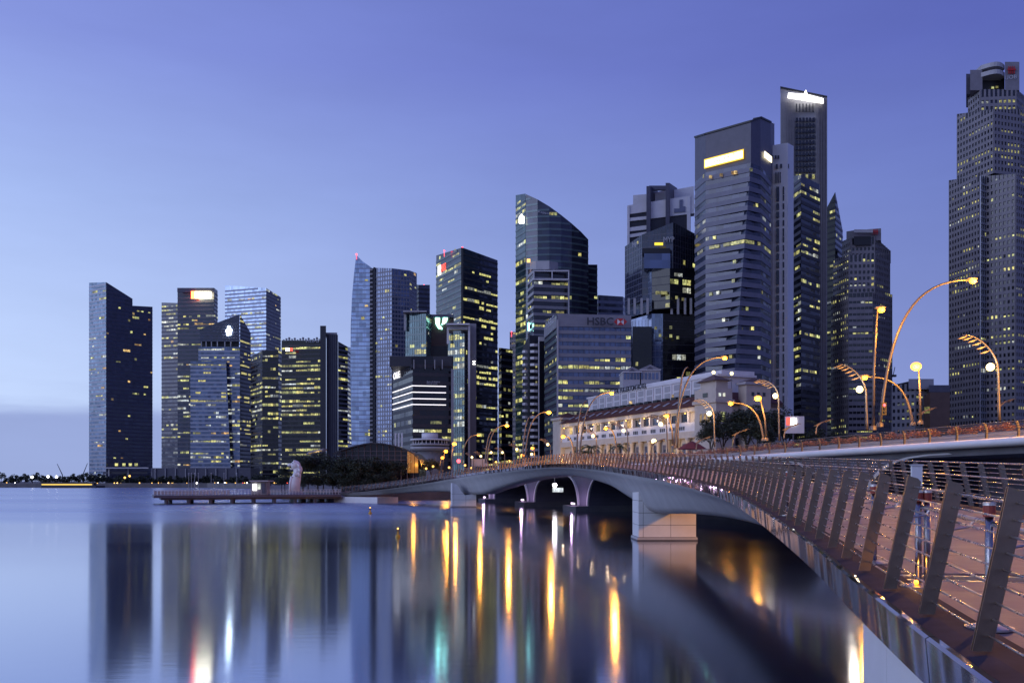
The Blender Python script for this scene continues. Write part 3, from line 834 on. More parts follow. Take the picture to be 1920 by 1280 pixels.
    def col_range(self, poly, s):
        zs = []
        for i in range(len(poly)):
            a, b = poly[i], poly[(i+1) % len(poly)]
            if (a[0] - s) * (b[0] - s) <= 0 and abs(a[0] - b[0]) > 1e-6:
                zs.append(a[1] + (b[1]-a[1]) * (s - a[0]) / (b[0] - a[0]))
        return (min(zs), max(zs)) if len(zs) >= 2 else None
    def outline_slab(self, pts, d, thick, core, style=None, lean=(0, 1)):
        """a facade outline standing in the plane at depth d, thick metres deep"""
        w = [P3(px, py, d) for px, py in pts]
        m_ = MB(); cdir = Vector((sum(p.x for p in w) / len(w), d, 0)).normalized(); m_.extrude(list(reversed(w)), cdir * thick); o = m_.build('body', core, self.root)
        if style:
            x0 = min(p.x for p in w); x1 = max(p.x for p in w); A, B = Vector((x0, d)), Vector((x1, d)); fl = {}
            self.facade(A, B, [(p.x - x0, p.z) for p in w], style, fl, min(p.z for p in w)); self.flush(fl, style)
        return o
    def slab(self, px0, px1, py0, py1, d, t, material, name, dback=None):
        """box facing the camera: rows py0 (top) .. py1 (bottom)"""
        m_ = MB(); y0 = d - t; y1 = d if dback is None else dback; k = (y1 - y0) * (px0 + px1 - 1920) / 2 / FPX if px0 + px1 > 1920 else (y1 - y0) * min(0, px1 - 960) / FPX
        m_.prism([(PX(px0, d), y0), (PX(px1, d), y0), (PX(px1, d) + k, y1), (PX(px0, d) + k, y1)], PZ(py1, d), PZ(py0, d)); return m_.build(name, material, self.root)
    def face_slab(self, A, B, s0, s1, z0, z1, t, material, name, d0=0.02):
        A, B = Vector(A), Vector(B); u = (B - A).normalized(); n = Vector((u[1], -u[0]))
        m_ = MB(); m_.obox(A, u, n, s0, s1, d0, t, z0, z1); return m_.build(name, material, self.root)
    def beacon(self, px, py, d, material='beacon_red', r=0.6):
        m_ = MB(); c = P3(px, py, d); m_.ball(c, r); m_.box(c.x - 0.1, c.x + 0.1, c.y - 0.1, c.y + 0.1, c.z - 4, c.z - r * 0.8); m_.build('beacon', material, self.root)

# ---- far left: pale-edged tower with stepped crown
T = Tower('office_tower', 'leftmost tower with pale narrow side and dark stepped broad face', 226, 1080, 1)
cw_ = dict(fh=4.6, bf=0.4, bd=0.25, bw=3.2, pw=0.0, wall='band_steel', lit=0.05, set='w')
cd_ = dict(fh=4.6, bf=0.35, bd=0.22, bw=3.0, wall='wall_slate', lit=0.035, set='o', runs=(1, 1, 1, 2, 3))
T.chain_block([(167, 1092, 530), (199, 1075, 529), (248, 1100, 560)], core='glass_pale', style=[cw_, cd_], faces=[0])
T.chain_block([(199.3, 1074.6, 529), (248.5, 1099, 560)], back=3, core='glass_deep', style=cd_)  # broad face gets darker glass: its dim reflection is put into the colour
T.chain_block([(248, 1100, 573), (286, 1120, 575)], back=34, core='glass_deep', style=cd_)
T.slab(203, 285, 884, 888, 1060, 14, 'wall_slate', 'podium'); T.slab(204, 286, 876, 878, 1046, 12, 'wall_white', 'podium_frame')
for x_ in (204, 240, 284): T.slab(x_, x_ + 1.6, 878, 892, 1045, 1, 'wall_white', 'podium_column')
for x_ in (216, 230, 242, 253): T.slab(x_, x_ + 6, 868, 873, 1066, 1.0, 'lit_yellow', 'window')

# ---- tower with red and white sign
T = Tower('office_tower', 'tall dark tower with glowing red and white sign at its top, lower wing on left', 360, 1000, 2)
sd = dict(fh=4.4, bf=0.4, bd=0.25, bw=3.2, wall='wall_slate', lit=0.2, set='w', dark=0.45)
T.chain_block([(303, 1010, 567), (334, 1004, 568)], back=30, core='glass_deep', style=sd)
T.chain_block([(333, 998, 541), (402, 992, 540), (408, 1006, 545)], core='glass_deep', style=[dict(sd, litz=(0, 0.90), lit=0.22), sd])
T.slab(333, 402, 540, 548, 991.6, 1.0, 'wall_slate', 'parapet')
T.slab(366, 396, 547, 559, 990, 1.0, 'sign_warm', 'sign_panel'); T.slab(359, 365.8, 546, 560, 990, 1.0, 'sign_red_bright', 'sign_emblem')

# ---- gabled glass tower with white emblem
T = Tower('office_tower', 'blue glass tower with gabled crown and glowing white emblem', 415, 930, 3)
sg = dict(full=0.06, fh=4.1, bf=0.38, bd=0.2, bw=2.6, wall='band_steel', lit=0.24, set='w', dark=0.3)
T.outline_slab([(372, 907), (372, 650), (450, 650), (450, 907)], 930, 28, 'glass_blue', dict(sg, lit=0.22))
T.outline_slab([(375, 640), (375, 617), (449, 589), (449, 640)], 930, 26, 'glass_deep', dict(fh=3.0, bf=0.3, bd=0.2, bw=4, wall='wall_slate', lit=0.0))
T.outline_slab([(357, 907), (357, 677), (424, 677), (434, 907)], 924, 5.5, 'glass_blue', sg)
T.chain_block([(450, 929.5, 589), (470, 952, 624)], back=26, core='glass_deep', style=dict(fh=4.1, bf=0.4, bd=0.2, bw=3, wall='wall_dark', lit=0.2))
T.slab(377, 449, 640, 650, 936, 1, 'black_trim', 'recess')
for x_ in (377, 386, 396, 407, 421, 432): T.slab(x_, x_ + 2, 640, 650, 931, 1, 'wall_light', 'column')
m_ = MB()
for a, b, rr in ((429, 614, 2.4), (426, 620, 2.4), (432, 619, 2.4), (427, 626, 2.2), (431, 625, 2.2), (429, 620, 2.0)): c = P3(a, b, 928.6); m_.ball(c, rr * 0.6, 0.5, rr * 0.75)
m_.build('sign_emblem', 'sign_cool', T.root, kind='stuff')

# ---- pale tower behind
T = Tower('office_tower', 'pale blue glass tower with angled top behind the gabled tower', 470, 1150, 4)
sp = dict(fh=4.6, bf=0.42, bd=0.25, bw=3.5, wall='band_blue', lit=0.10, set='w', dark=0.45)
T.chain_block([(422, 1160, 535), (499, 1140, 540), (526, 1185, 557)], core='glass_pale', style=[sp, dict(sp, wall='wall_slate', lit=0.05)], faces=[0])
T.chain_block([(499.2, 1139.5, 540), (526.3, 1184, 557)], back=2, core='glass_deep', style=dict(sp, wall='wall_slate', lit=0.08))  # shade painted in: darker glass on the side away from the bright sky

# ---- dark many-sided block
T = Tower('office_tower', 'dark many-sided block with yellow lit floors, beside the gabled glass tower', 505, 907, 5)
sk = dict(full=0.06, fh=4.3, bf=0.36, bd=0.2, bw=2.6, wall='wall_dark', lit=0.34, set='y', dark=0.2)
T.chain_block([(470, 907, 668), (492, 874, 657), (522, 874, 657), (541, 907, 664)], back=34, core='glass_black', style=sk)

# ---- dark block with sign letters on its roof edge
T = Tower('office_tower', 'black office block with bright yellow floors and tall dark lift shaft', 590, 820, 6)
sm = dict(full=0.2, fh=4.0, bf=0.36, bd=0.3, bw=3.4, wall='wall_dark', lit=0.45, set='y', dark=0.3, runs=(2, 3, 4, 6))
T.chain_block([(528, 822, 638), (603, 815, 638)], back=32, core='glass_black', style=dict(sm, litz=(0, 0.93)))
T.slab(602, 613, 612, 907, 813, 4, 'wall_dark', 'lift_shaft', 835)
T.slab(613, 634, 628, 907, 818, 2, 'wall_slate', 'body', 840)
T.slab(612, 633, 624, 628, 817, 2, 'wall_light', 'roof_screen', 835)
for x_ in range(613, 634, 4): T.slab(x_, x_ + 0.8, 628, 907, 815.5, 0.4, 'wall_grey', 'fin')
T.chain_block([(634, 816, 640), (652, 828, 650), (660, 850, 652)], back=20, core='glass_black', style=dict(sm, lit=0.5, wall='wall_grey'))
letters('MUFG', T.root, P3(574, 642, 814.0), (1, 0, 0), 2.9, 'letters_pale', width=11.5)
T.slab(536, 543, 652.5, 658, 814, 0.8, 'sign_white', 'sign_panel'); T.slab(543.2, 549, 652.5, 658, 814, 0.8, 'sign_red', 'sign_panel')
m_ = MB()
for i in range(14): c = P3(530 + i * 5.2, 637, 816); m_.box(c.x, c.x + 1.4, c.y, c.y + 2, c.z, c.z + (i * 37 % 5) * 0.5 + 0.4)
m_.build('roof_plant', 'wall_grey', T.root, kind='stuff')

# ---- the curved glass sail and its partner
T = Tower('apartment_tower', 'pale blue curved glass tower rising to a sharp sail-like peak', 680, 760, 7)
ss = dict(fh=3.6, bf=0.22, bd=0.15, bw=3.0, pw=0.12, pd=0.12, wall='band_steel', lit=0.03, set='o', runs=(1, 1, 2))
T.outline_slab([(660, 907), (657, 700), (657.5, 610), (660, 555), (664, 510), (668, 478), (680, 490), (697, 502), (697, 907)], 760, 14, 'glass_mirror', ss)
m_ = MB(); m_.box(PX(693, 759), PX(700, 759), 759.6, 774, GZ, PZ(503, 760)); m_.build('balcony_core', 'wall_dark', T.root)
z_ = GZ + 20; k = 0
while z_ < PZ(508, 760):
    m_ = MB(); m_.box(PX(693.5, 759), PX(699, 759), 757.9, 759.58, z_, z_ + 1.3); m_.build('balcony', 'wall_light', T.root); z_ += 3.6
T.beacon(668.5, 477, 759.5, r=0.8)
T = Tower('apartment_tower', 'round-shouldered grey apartment tower joined to the sail-like glass tower', 740, 755, 8)
sr = dict(fh=3.5, bf=0.30, bd=0.25, bw=2.5, pw=0.5, pd=0.22, wall='wall_grey', lit=0.05, set='o', runs=(1, 1, 2))
T.chain_block([(700.5, 772, 505), (704, 756, 502), (735, 748, 503), (768, 754, 507), (781, 772, 512)], back=26, core='glass_blue', style=[None, dict(sr, lit=0.10, set='y'), sr, sr])
m_ = MB(); m_.box(PX(700, 755), PX(703.5, 755), 754.9, 768, GZ, PZ(501, 755)); m_.build('edge_fin', 'wall_dark', T.root)

T = Tower('office_tower', 'slim dark tower peeping out behind the round-shouldered apartment tower', 795, 850, 9)
T.chain_block([(778, 852, 533), (785, 846, 534), (806, 850, 534)], back=20, core='glass_deep', style=dict(fh=4.2, bf=0.4, bd=0.2, bw=4, wall='wall_dark', lit=0.03))
T.beacon(795, 534, 850, r=0.4)

# ---- tall dark tower with red sign
T = Tower('office_tower', 'tall box tower with glowing red sign, pale green left side and black right side', 872, 600, 10)
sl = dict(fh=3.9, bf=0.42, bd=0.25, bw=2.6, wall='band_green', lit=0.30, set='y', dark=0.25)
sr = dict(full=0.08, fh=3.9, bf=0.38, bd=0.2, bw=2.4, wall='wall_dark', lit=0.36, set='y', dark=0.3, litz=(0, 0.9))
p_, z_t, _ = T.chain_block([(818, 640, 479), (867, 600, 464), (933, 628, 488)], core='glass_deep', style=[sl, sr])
T.chain_block([(864.5, 599.2, 464), (868.5, 599.2, 464)], back=2, core='black_trim')
A_, B_ = Vector(p_[0]), Vector(p_[1]); L_ = (B_ - A_).length
T.face_slab(A_, B_, 4.6, 8.6, z_t[1] - 10.5, z_t[1] - 4.0, 0.6, 'sign_white', 'sign_emblem', 0.3)
letters('DBS', T.root, (*(A_ + (B_ - A_).normalized() * 9.4 + Vector(((B_-A_).normalized()[1], -(B_-A_).normalized()[0])) * 0.4), z_t[1] - 9.2), (*(B_ - A_).normalized(), 0), 5.0, 'sign_red', width=8.5, bold=0.02)
T.beacon(833, 470, 620, r=0.5); T.beacon(867, 464, 600, r=0.5)

# ---- twin green-glass blocks with the glowing mark between
T = Tower('office_tower', 'twin green glass blocks with a glowing mint mark on the brown wall between them', 826, 500, 11)
sg = dict(fh=3.8, bf=0.2, bd=0.12, bw=1.5, pw=0.16, pd=0.18, wall='band_green', lit=0.10, set='y', dark=0.4)
T.chain_block([(760, 506, 587), (799, 500, 588), (808, 512, 589)], core='glass_green', style=[sg, sg])
T.slab(758, 762, 588, 620, 505, 1.2, 'wall_light', 'white_frame'); T.slab(758, 802, 586, 588.6, 505, 6.2, 'wall_light', 'white_frame')
T.slab(806, 850, 594, 668, 515, 1, 'wall_brown', 'middle_wall', 535)
T.slab(804, 851, 590, 595, 512, 1, 'wall_slate', 'roof_screen', 535)
T.slab(806, 840, 650, 668, 514, 3, 'black_trim', 'recess')
U_ = [(0, 1), (0.05, 0.45), (0.25, 0.08), (0.55, 0.0), (0.5, 0.2), (0.36, 0.3), (0.32, 0.5), (0.36, 1.0)]
def mark(pts, px0, px1, py0, py1, d):
    m_ = MB(); m_.extrude([P3(px0 + (px1 - px0) * a, py1 + (py0 - py1) * b, d) for a, b in pts], (0, 0.4, 0)); return m_.build('sign_mark', 'sign_mint', T.root)
mark(U_, 816, 840, 595, 617, 513.4)
mark([(0.62, 1.0), (0.58, 0.5), (0.5, 0.25), (0.7, 0.35), (0.88, 0.55), (0.97, 1.0)], 816, 840, 595, 613, 513.4)
sg2 = dict(sg, lit=0.35, dark=0.15, fh=3.9, runs=(2, 3, 4, 5))
T.chain_block([(840, 492, 625), (871, 486, 625), (893, 500, 628)], core='glass_green', style=[sg2, dict(sg2, lit=0.05, wall='wall_slate')])
T.slab(838, 842, 611, 645, 490, 1, 'wall_white', 'white_frame'); T.slab(838, 882, 610, 613, 490, 7, 'wall_white', 'white_frame')
T.slab(878, 882, 610, 907, 488, 3, 'wall_white', 'white_frame'); T.slab(881.5, 893, 607, 907, 490, 1, 'wall_grey', 'side_wall', 505)
for y_ in (616, 619): T.slab(842, 878, y_, y_ + 1, 489, 5, 'wall_white', 'roof_louvre')
letters('z', T.root, P3(886, 683, 488.8), (1, 0, 0), 1.8, 'sign_white', name='sign_mark')

# ---- low black block with white light lines
T = Tower('office_block', 'low black block banded with four white light lines, in front of the twin green towers', 800, 440, 12)
so = dict(full=0.08, fh=4.1, bf=0.4, bd=0.2, bw=2.8, wall='wall_dark', lit=0.30, set='y', dark=0.3, litz=(0, 0.55), runs=(1, 2, 3))
p_, z_t, _ = T.chain_block([(737, 470, 690), (774, 436, 668), (850, 440, 667)], core='glass_black', style=[dict(so, lit=0.12), so])
for y_ in (723, 735, 747, 758):
    zz = PZ(y_, 436)
    T.face_slab(p_[0], p_[1], 0.5, (Vector(p_[1]) - Vector(p_[0])).length + 0.2, zz - 0.2, zz + 0.2, 0.5, 'strip_white', 'light_line', 0.26)
    T.face_slab(p_[1], p_[2], -0.2, 16.0, zz - 0.2, zz + 0.2, 0.5, 'strip_white', 'light_line', 0.26)
A_, B_ = Vector(p_[0]), Vector(p_[1]); u_ = (B_ - A_).normalized()
letters('OUE', T.root, (*(A_ + u_ * 2.0 + Vector((u_[1], -u_[0])) * 0.35), PZ(709, 460)), (*u_, 0), 3.6, 'strip_white', width=12.5, bold=0.02)
letters('Bank of America', T.root, (*(Vector(p_[1]) + Vector((6.8, -0.2))), PZ(717, 436)), (1, 0.02, 0), 0.8, 'letters_pale', width=6.3)
letters('Merrill Lynch', T.root, (*(Vector(p_[1]) + Vector((6.8, -0.2))), PZ(721, 436)), (1, 0.02, 0), 0.8, 'letters_pale', width=5.0)
T.slab(737, 850, 674, 692, 450, 12, 'wall_dark', 'crown', 460)
for x_ in (776, 797, 815, 829): T.slab(x_, x_ + 1.4, 675, 692, 436.5, 1.6, 'wall_light', 'crown_fin')
for i in range(6):
    q = i / 6; T.slab(752 + 22*q, 753.2 + 22*q, 690 - 14*q, 706 - 14*q, 455 - 18*q, 1.0, 'wall_light', 'crown_fin')
T.slab(846, 851, 692, 907, 436, 1, 'wall_grey', 'corner_fin')
for x_ in (741, 747, 753): T.slab(x_, x_ + 3, 812, 838, 425, 2, 'wall_white', 'portico_column')

# ---- small dark pair beside the red-sign tower
T = Tower('office_tower', 'small dark block wedged beside the tall red-sign tower', 948, 560, 13)
T.chain_block([(935, 560, 652), (940, 552, 652), (961, 560, 655)], back=25, core='glass_black', style=dict(fh=4, bf=0.4, bd=0.2, bw=2.2, wall='wall_dark', lit=0.25))
T = Tower('office_tower', 'distant stone-grey tower with a red beacon, left of the arc-topped tower', 965, 740, 14)
T.chain_block([(956, 742, 622), (969, 736, 622), (975, 742, 622)], back=25, core='glass_dark', style=dict(fh=4, bf=0.5, bd=0.2, bw=2.2, pw=0.8, pd=0.19, wall='wall_stone', lit=0.12, set='o'))
T.beacon(959, 622, 740, r=0.4)

# ---- arc-topped glass tower
T = Tower('office_tower', 'blue-green glass tower whose roof falls in a long arc to the right', 1040, 600, 15)
sc = dict(fh=4.1, bf=0.30, bd=0.2, bw=2.8, wall='band_green', lit=0.06, set='y', dark=0.5, runs=(2, 3, 4), ztop=PZ(372, 600))
arc = [(986, 588, 364), (1008, 584, 374), (1030, 583, 387), (1052, 584, 403), (1072, 587, 419), (1090, 591, 435), (1103, 595, 449)]
T.chain_block([(967, 604, 366), (985.5, 588, 363)], back=12, core='glass_green', style=dict(sc, lit=0.30, dark=0.3, wall='band_green'))
T.chain_block(arc, back=32, core='glass_deep', style=sc)
T.chain_block([(1102, 602, 496), (1120, 606, 496)], back=24, core='glass_deep', style=dict(sc, lit=0.08))
T.slab(973, 983, 408, 419, 587, 1, 'sign_white', 'sign_panel')
m_ = MB()
for a, b in ((976, 407), (979, 403), (982, 407)): m_.ball(P3(a - 1, b, 586.6), 0.6)
m_.build('sign_emblem', 'sign_white', T.root, kind='stuff')
letters('Keppel', T.root, P3(1009, 400, 582.5), (1, 0, -0.18), 1.8, 'letters_pale', width=7.4)

# ---- white-framed tower in front
T = Tower('office_tower', 'tower with white frame grid and rounded penthouse in front of the arc-topped tower', 1030, 500, 16)
sw = dict(fh=3.9, bf=0.42, bd=0.3, bw=2.6, wall='wall_grey', lit=0.22, set='y', dark=0.4, runs=(1, 2, 3))
T.chain_block([(990, 512, 505), (1001, 498, 505), (1066, 502, 505)], back=28, core='glass_dark', style=[dict(sw, wall='wall_light', lit=0.05), sw])
T.chain_block([(994, 508, 492), (1005, 500, 489), (1030, 498, 489), (1046, 502, 492)], back=20, z0=PZ(506, 500), core='wall_light')
for y_ in (508, 524): T.slab(1000, 1067, y_, y_ + 2.2, 499, 2.0, 'wall_white', 'frame_beam')
for x_ in (1000, 1034, 1065): T.slab(x_, x_ + 1.8, 508, 525, 499, 1.8, 'wall_white', 'frame_post')
T.slab(1064.6, 1067.4, 526, 640, 499, 1.5, 'wall_light', 'frame_post')
T.slab(988, 994, 486, 492, 506, 0.6, 'sign_amber', 'sign_panel')
T.slab(990, 992.5, 605, 620, 505, 0.6, 'sign_mint', 'sign_panel')

# ---- balcony tower
T = Tower('apartment_tower', 'narrow tower stacked with white rounded balconies', 1000, 460, 17)
T.chain_block([(980, 468, 652), (993, 458, 628), (1020, 462, 630)], back=16, core='wall_dark', style=None)
zz = GZ + 8; k = 0
while zz < PZ(640, 458):
    for (x0, x1) in ((979, 990), (993, 1009)):
        if zz > PZ(655, 460) and x0 == 979: continue
        m_ = MB(); a0, a1 = PX(x0, 458), PX(x1, 458)
        pr = [(a0, 459), (a0 + 0.4, 457), ((a0 + a1)/2, 456.2), (a1 - 0.4, 457), (a1, 459)]
        m_.prism(pr, zz, zz + 1.25); m_.build('balcony', 'wall_white', T.root)
    zz += 3.3; k += 1
T.slab(1009, 1011, 632, 907, 458, 1.4, 'wall_white', 'edge_fin'); T.slab(1011, 1021, 632, 640, 458, 1.4, 'wall_light', 'crown')
rng = random.Random(8)
for i in range(14):
    x_ = rng.choice((983, 998, 1004)); y_ = rng.uniform(665, 850); T.slab(x_, x_ + 3, y_, y_ + 3.4, 457.6, 0.3, rng.choice(('lit_white', 'lit_yellow', 'lit_orange')), 'window')

# ---- small grey block behind
T = Tower('office_block', 'plain grey block with faceted top behind the hexagon-sign building', 1140, 680, 18)
T.chain_block([(1108, 684, 562), (1122, 676, 553), (1168, 680, 556), (1174, 690, 560)], back=30, core='glass_deep', style=dict(fh=4.5, bf=0.5, bd=0.2, bw=5, wall='band_blue', lit=0.0))

# ---- bank building with hexagon sign
T = Tower('bank_building', 'broad grey office building with dark letters and red hexagon sign on its parapet', 1110, 420, 19)
sh = dict(full=0.1, fh=3.55, bf=0.46, bd=0.45, bw=2.5, pw=0.25, pd=0.2, wall='wall_grey', pier='wall_slate', lit=0.24, set='y', dark=0.25, runs=(1, 1, 2, 2, 3), ztop=PZ(612, 420))
p_, z_t, _ = T.chain_block([(1022, 452, 600), (1045, 420, 590), (1183, 424, 593)], core='glass_blue', style=[dict(sh, lit=0.12, wall='band_green'), sh], back=28)
A_, B_ = Vector(p_[1]), Vector(p_[2])
T.face_slab(A_, B_, 0.2, (B_ - A_).length, PZ(612, 420), z_t[1] + 0.4, 0.6, 'wall_grey', 'parapet')
T.face_slab(Vector(p_[0]), Vector(p_[1]), 0, (Vector(p_[1]) - Vector(p_[0])).length + 0.2, PZ(614, 420), z_t[1] - 0.4, 0.55, 'wall_grey', 'parapet')
T.slab(1043.5, 1047, 600, 860, 420, 0.9, 'wall_light', 'corner_pier')
letters('HSBC', T.root, P3(1101, 609.5, 419.0), (1, 0.02, 0), 3.6, 'letters_dark', width=12.2, bold=0.02)
def poly_sign(pts, material, dd):
    m_ = MB(); m_.extrude([P3(a, b, dd) for a, b in reversed(pts)], (0, 0.25, 0)); return m_.build('sign_emblem', material, T.root)
cx, cy, hw, hh = 1163.5, 603, 6.2, 6.2
poly_sign([(cx-hw, cy-hh), (cx+hw, cy-hh), (cx+hw, cy+hh), (cx-hw, cy+hh)], 'paint_white', 419.0)
poly_sign([(cx-hw, cy-hh), (cx-hw, cy+hh), (cx-2*hw, cy)], 'paint_red', 418.9)
poly_sign([(cx+hw, cy-hh), (cx+2*hw, cy), (cx+hw, cy+hh)], 'paint_red', 418.9)
poly_sign([(cx-hw, cy-hh), (cx+hw, cy-hh), (cx, cy)], 'paint_red', 418.6)
poly_sign([(cx-hw, cy+hh), (cx, cy), (cx+hw, cy+hh)], 'paint_red', 418.6)
A_, B_ = Vector(p_[0]), Vector(p_[1]); u_ = (B_ - A_).normalized()
letters('HSBC', T.root, (*(A_ + u_ * 7 + Vector((u_[1], -u_[0])) * 0.62), PZ(609, 432)), (*u_, 0), 3.6, 'letters_pale', width=20)

# ---- white tower with two great fins
T = Tower('office_tower', 'white-panelled tower top with two tall dark fins behind the faceted glass tower', 1238, 560, 20)
T.outline_slab([(1177, 907), (1177, 386), (1295, 368), (1295, 907)], 560, 30, 'wall_dark', None)
T.outline_slab([(1177, 402), (1177, 385), (1294, 367), (1302, 372), (1302, 400), (1294, 401), (1212, 411), (1212, 397)], 559.2, 6, 'wall_white', None)
T.outline_slab([(1187, 386), (1187, 366), (1212, 364), (1212, 384)], 575, 10, 'wall_white'); T.outline_slab([(1228, 378), (1228, 361), (1250, 356), (1250, 376)], 575, 10, 'wall_white'); T.outline_slab([(1264, 372), (1264, 356), (1301, 349), (1301, 376)], 575, 10, 'wall_white')
for (y0, y1, y2, y3) in ((409, 415, 411, 405), (427, 434, 430, 422), (440, 446, 440, 434)): T.outline_slab([(1177, y1 - 0), (1177, y0), (1214, y3), (1214, y2)], 559.0, 5, 'wall_white')
T.outline_slab([(1176, 470), (1176, 386), (1180.5, 385), (1180.5, 470)], 558.6, 6, 'wall_white'); T.outline_slab([(1288, 440), (1288, 368), (1294.5, 367), (1294.5, 440)], 558.6, 6, 'wall_white')
for px0, top in ((1212, 349), (1248, 343)):
    m_ = MB(); m_.extrude([P3(px0, 470, 557), P3(px0, top, 557), P3(px0 + 15, top + 10, 590), P3(px0 + 15, 440, 590)], (2.4, 0, 0)); m_.build('fin', 'wall_slate', T.root)
T.slab(1216, 1250, 350, 358, 572, 2, 'wall_slate', 'fin_beam')
poly_sign([(1269, 391), (1274, 391), (1274, 375), (1280, 374), (1280, 387), (1285, 387), (1285, 397), (1264, 399), (1264, 391)], 'band_blue', 558.7)

# ---- faceted dark glass tower
T = Tower('office_tower', 'dark faceted glass tower with an open column floor halfway up', 1235, 470, 21)
gm = dict(fh=3.0, bf=0.10, bd=0.10, bw=2.0, pw=0.12, pd=0.12, wall='wall_slate', lit=0.02)
zc = PZ(583, 470)
T.chain_block([(1172, 486, 462), (1204, 468, 440), (1262, 462, 417), (1303, 474, 438)], z0=PZ(565, 470), back=20, core='glass_deep', style=[dict(gm, wall='band_blue'), gm, gm])
T.chain_block([(1173, 485.5, 470), (1222, 464, 500), (1223, 466, 500)], z0=PZ(590, 475), back=10, core='glass_blue', style=dict(gm, wall='band_blue'))
T.chain_block([(1222.5, 463.5, 503), (1256, 459, 503), (1303, 466, 503)], z0=PZ(585, 470), back=20, core='glass_black', style=dict(fh=4, bf=0.1, bd=0.1, bw=2.6, wall='wall_dark', lit=0.10, set='y'))
T.slab(1207, 1256, 476, 504, 461, 1.2, 'glass_blue', 'glass_bay', 475); T.slab(1204, 1256, 466, 475, 461, 0.8, 'black_trim', 'recess', 470)
T.chain_block([(1180, 478, 600), (1302, 470, 588)], z0=GZ, back=16, core='black_trim')
for x_ in (1176, 1187, 1200, 1211, 1256, 1268, 1281, 1292): T.slab(x_, x_ + 4.5, 560, 590, 462, 1.6, 'wall_light', 'column')
T.chain_block([(1174, 474, 602), (1222, 464, 588), (1243, 462, 588)], z0=GZ, back=14, core='glass_blue', style=dict(gm, wall='band_blue', ztop=PZ(600, 468)))
T.chain_block([(1186, 461.4, 612), (1222, 461, 612)], z0=GZ, back=1.5, core='glass_black')
T.chain_block([(1243, 461, 588), (1303, 464, 588)], z0=GZ, back=14, core='glass_black', style=dict(fh=4, bf=0.1, bd=0.1, bw=2.6, wall='wall_dark', lit=0.06))
for i, (a, b) in enumerate(((1227, 612), (1235, 626), (1255, 611), (1255, 627), (1268, 630), (1266, 555), (1278, 558))): T.slab(a, a + 5, b, b + 5.5, 458.6, 0.3, 'lit_yellow', 'window')
T.slab(1229, 1251, 546, 552, 458.4, 0.3, 'lit_yellow', 'window')
letters('MYP', T.root, P3(1186, 464, 474), (0.93, -0.33, 0), 2.6, 'letters_pale', width=4.5)
letters('MYP', T.root, P3(1244, 454, 461.0), (1, 0, 0.02), 2.6, 'letters_pale', width=5.5)
T.slab(1227, 1243, 455, 460, 460.4, 0.3, 'sign_yellow', 'sign_panel')

# ---- striped tower with gold sign: a folded front, the fold leaning from upper right to lower left
T = Tower('office_tower', 'broad grey-striped tower with slanted top and glowing gold sign', 1372, 430, 22)
ZC = PZ(318, 422); ZB = GZ
def mk_corner(z):
    q = max(0.0, min(1.0, (z - ZB) / (ZC - ZB))); fx = 1360 + (1408 - 1360) * q
    return [(PX(1303, 440), 440.0), (PX(1323, 426), 426.0), (PX(fx, 413), 413.0), (PX(1426, 418), 418.0), (PX(1445, 434), 434.0), (PX(1452, 470), 470.0), (PX(1310, 480), 480.0)]
def loft(zs, name, material, off=0.0, tops=None):
    m_ = MB(); n_ = 7; vs = []
    for z in zs:
        for (x_, y_) in mk_corner(z): vs.append((x_, y_, z))
    if tops: vs = vs[:-n_] + [(x_, y_, t_) for (x_, y_), t_ in zip(mk_corner(zs[-1]), tops)]
    fs = [tuple(range(n_ - 1, -1, -1)), tuple(range((len(zs)-1)*n_, len(zs)*n_))]
    for i in range(len(zs) - 1):
        for k in range(n_): fs.append((i*n_+k, i*n_+(k+1) % n_, (i+1)*n_+(k+1) % n_, (i+1)*n_+k))
    m_.add(vs, fs); return m_.build(name, material, T.root)
loft([ZB, ZC], 'body', 'glass_deep')
TOPS = [PZ(259, 440), PZ(253, 426), PZ(229, 413), PZ(222, 418), PZ(231, 434), PZ(232, 470), PZ(260, 480)]
z = ZB; rng = random.Random(77); fh = 4.35; k = 0
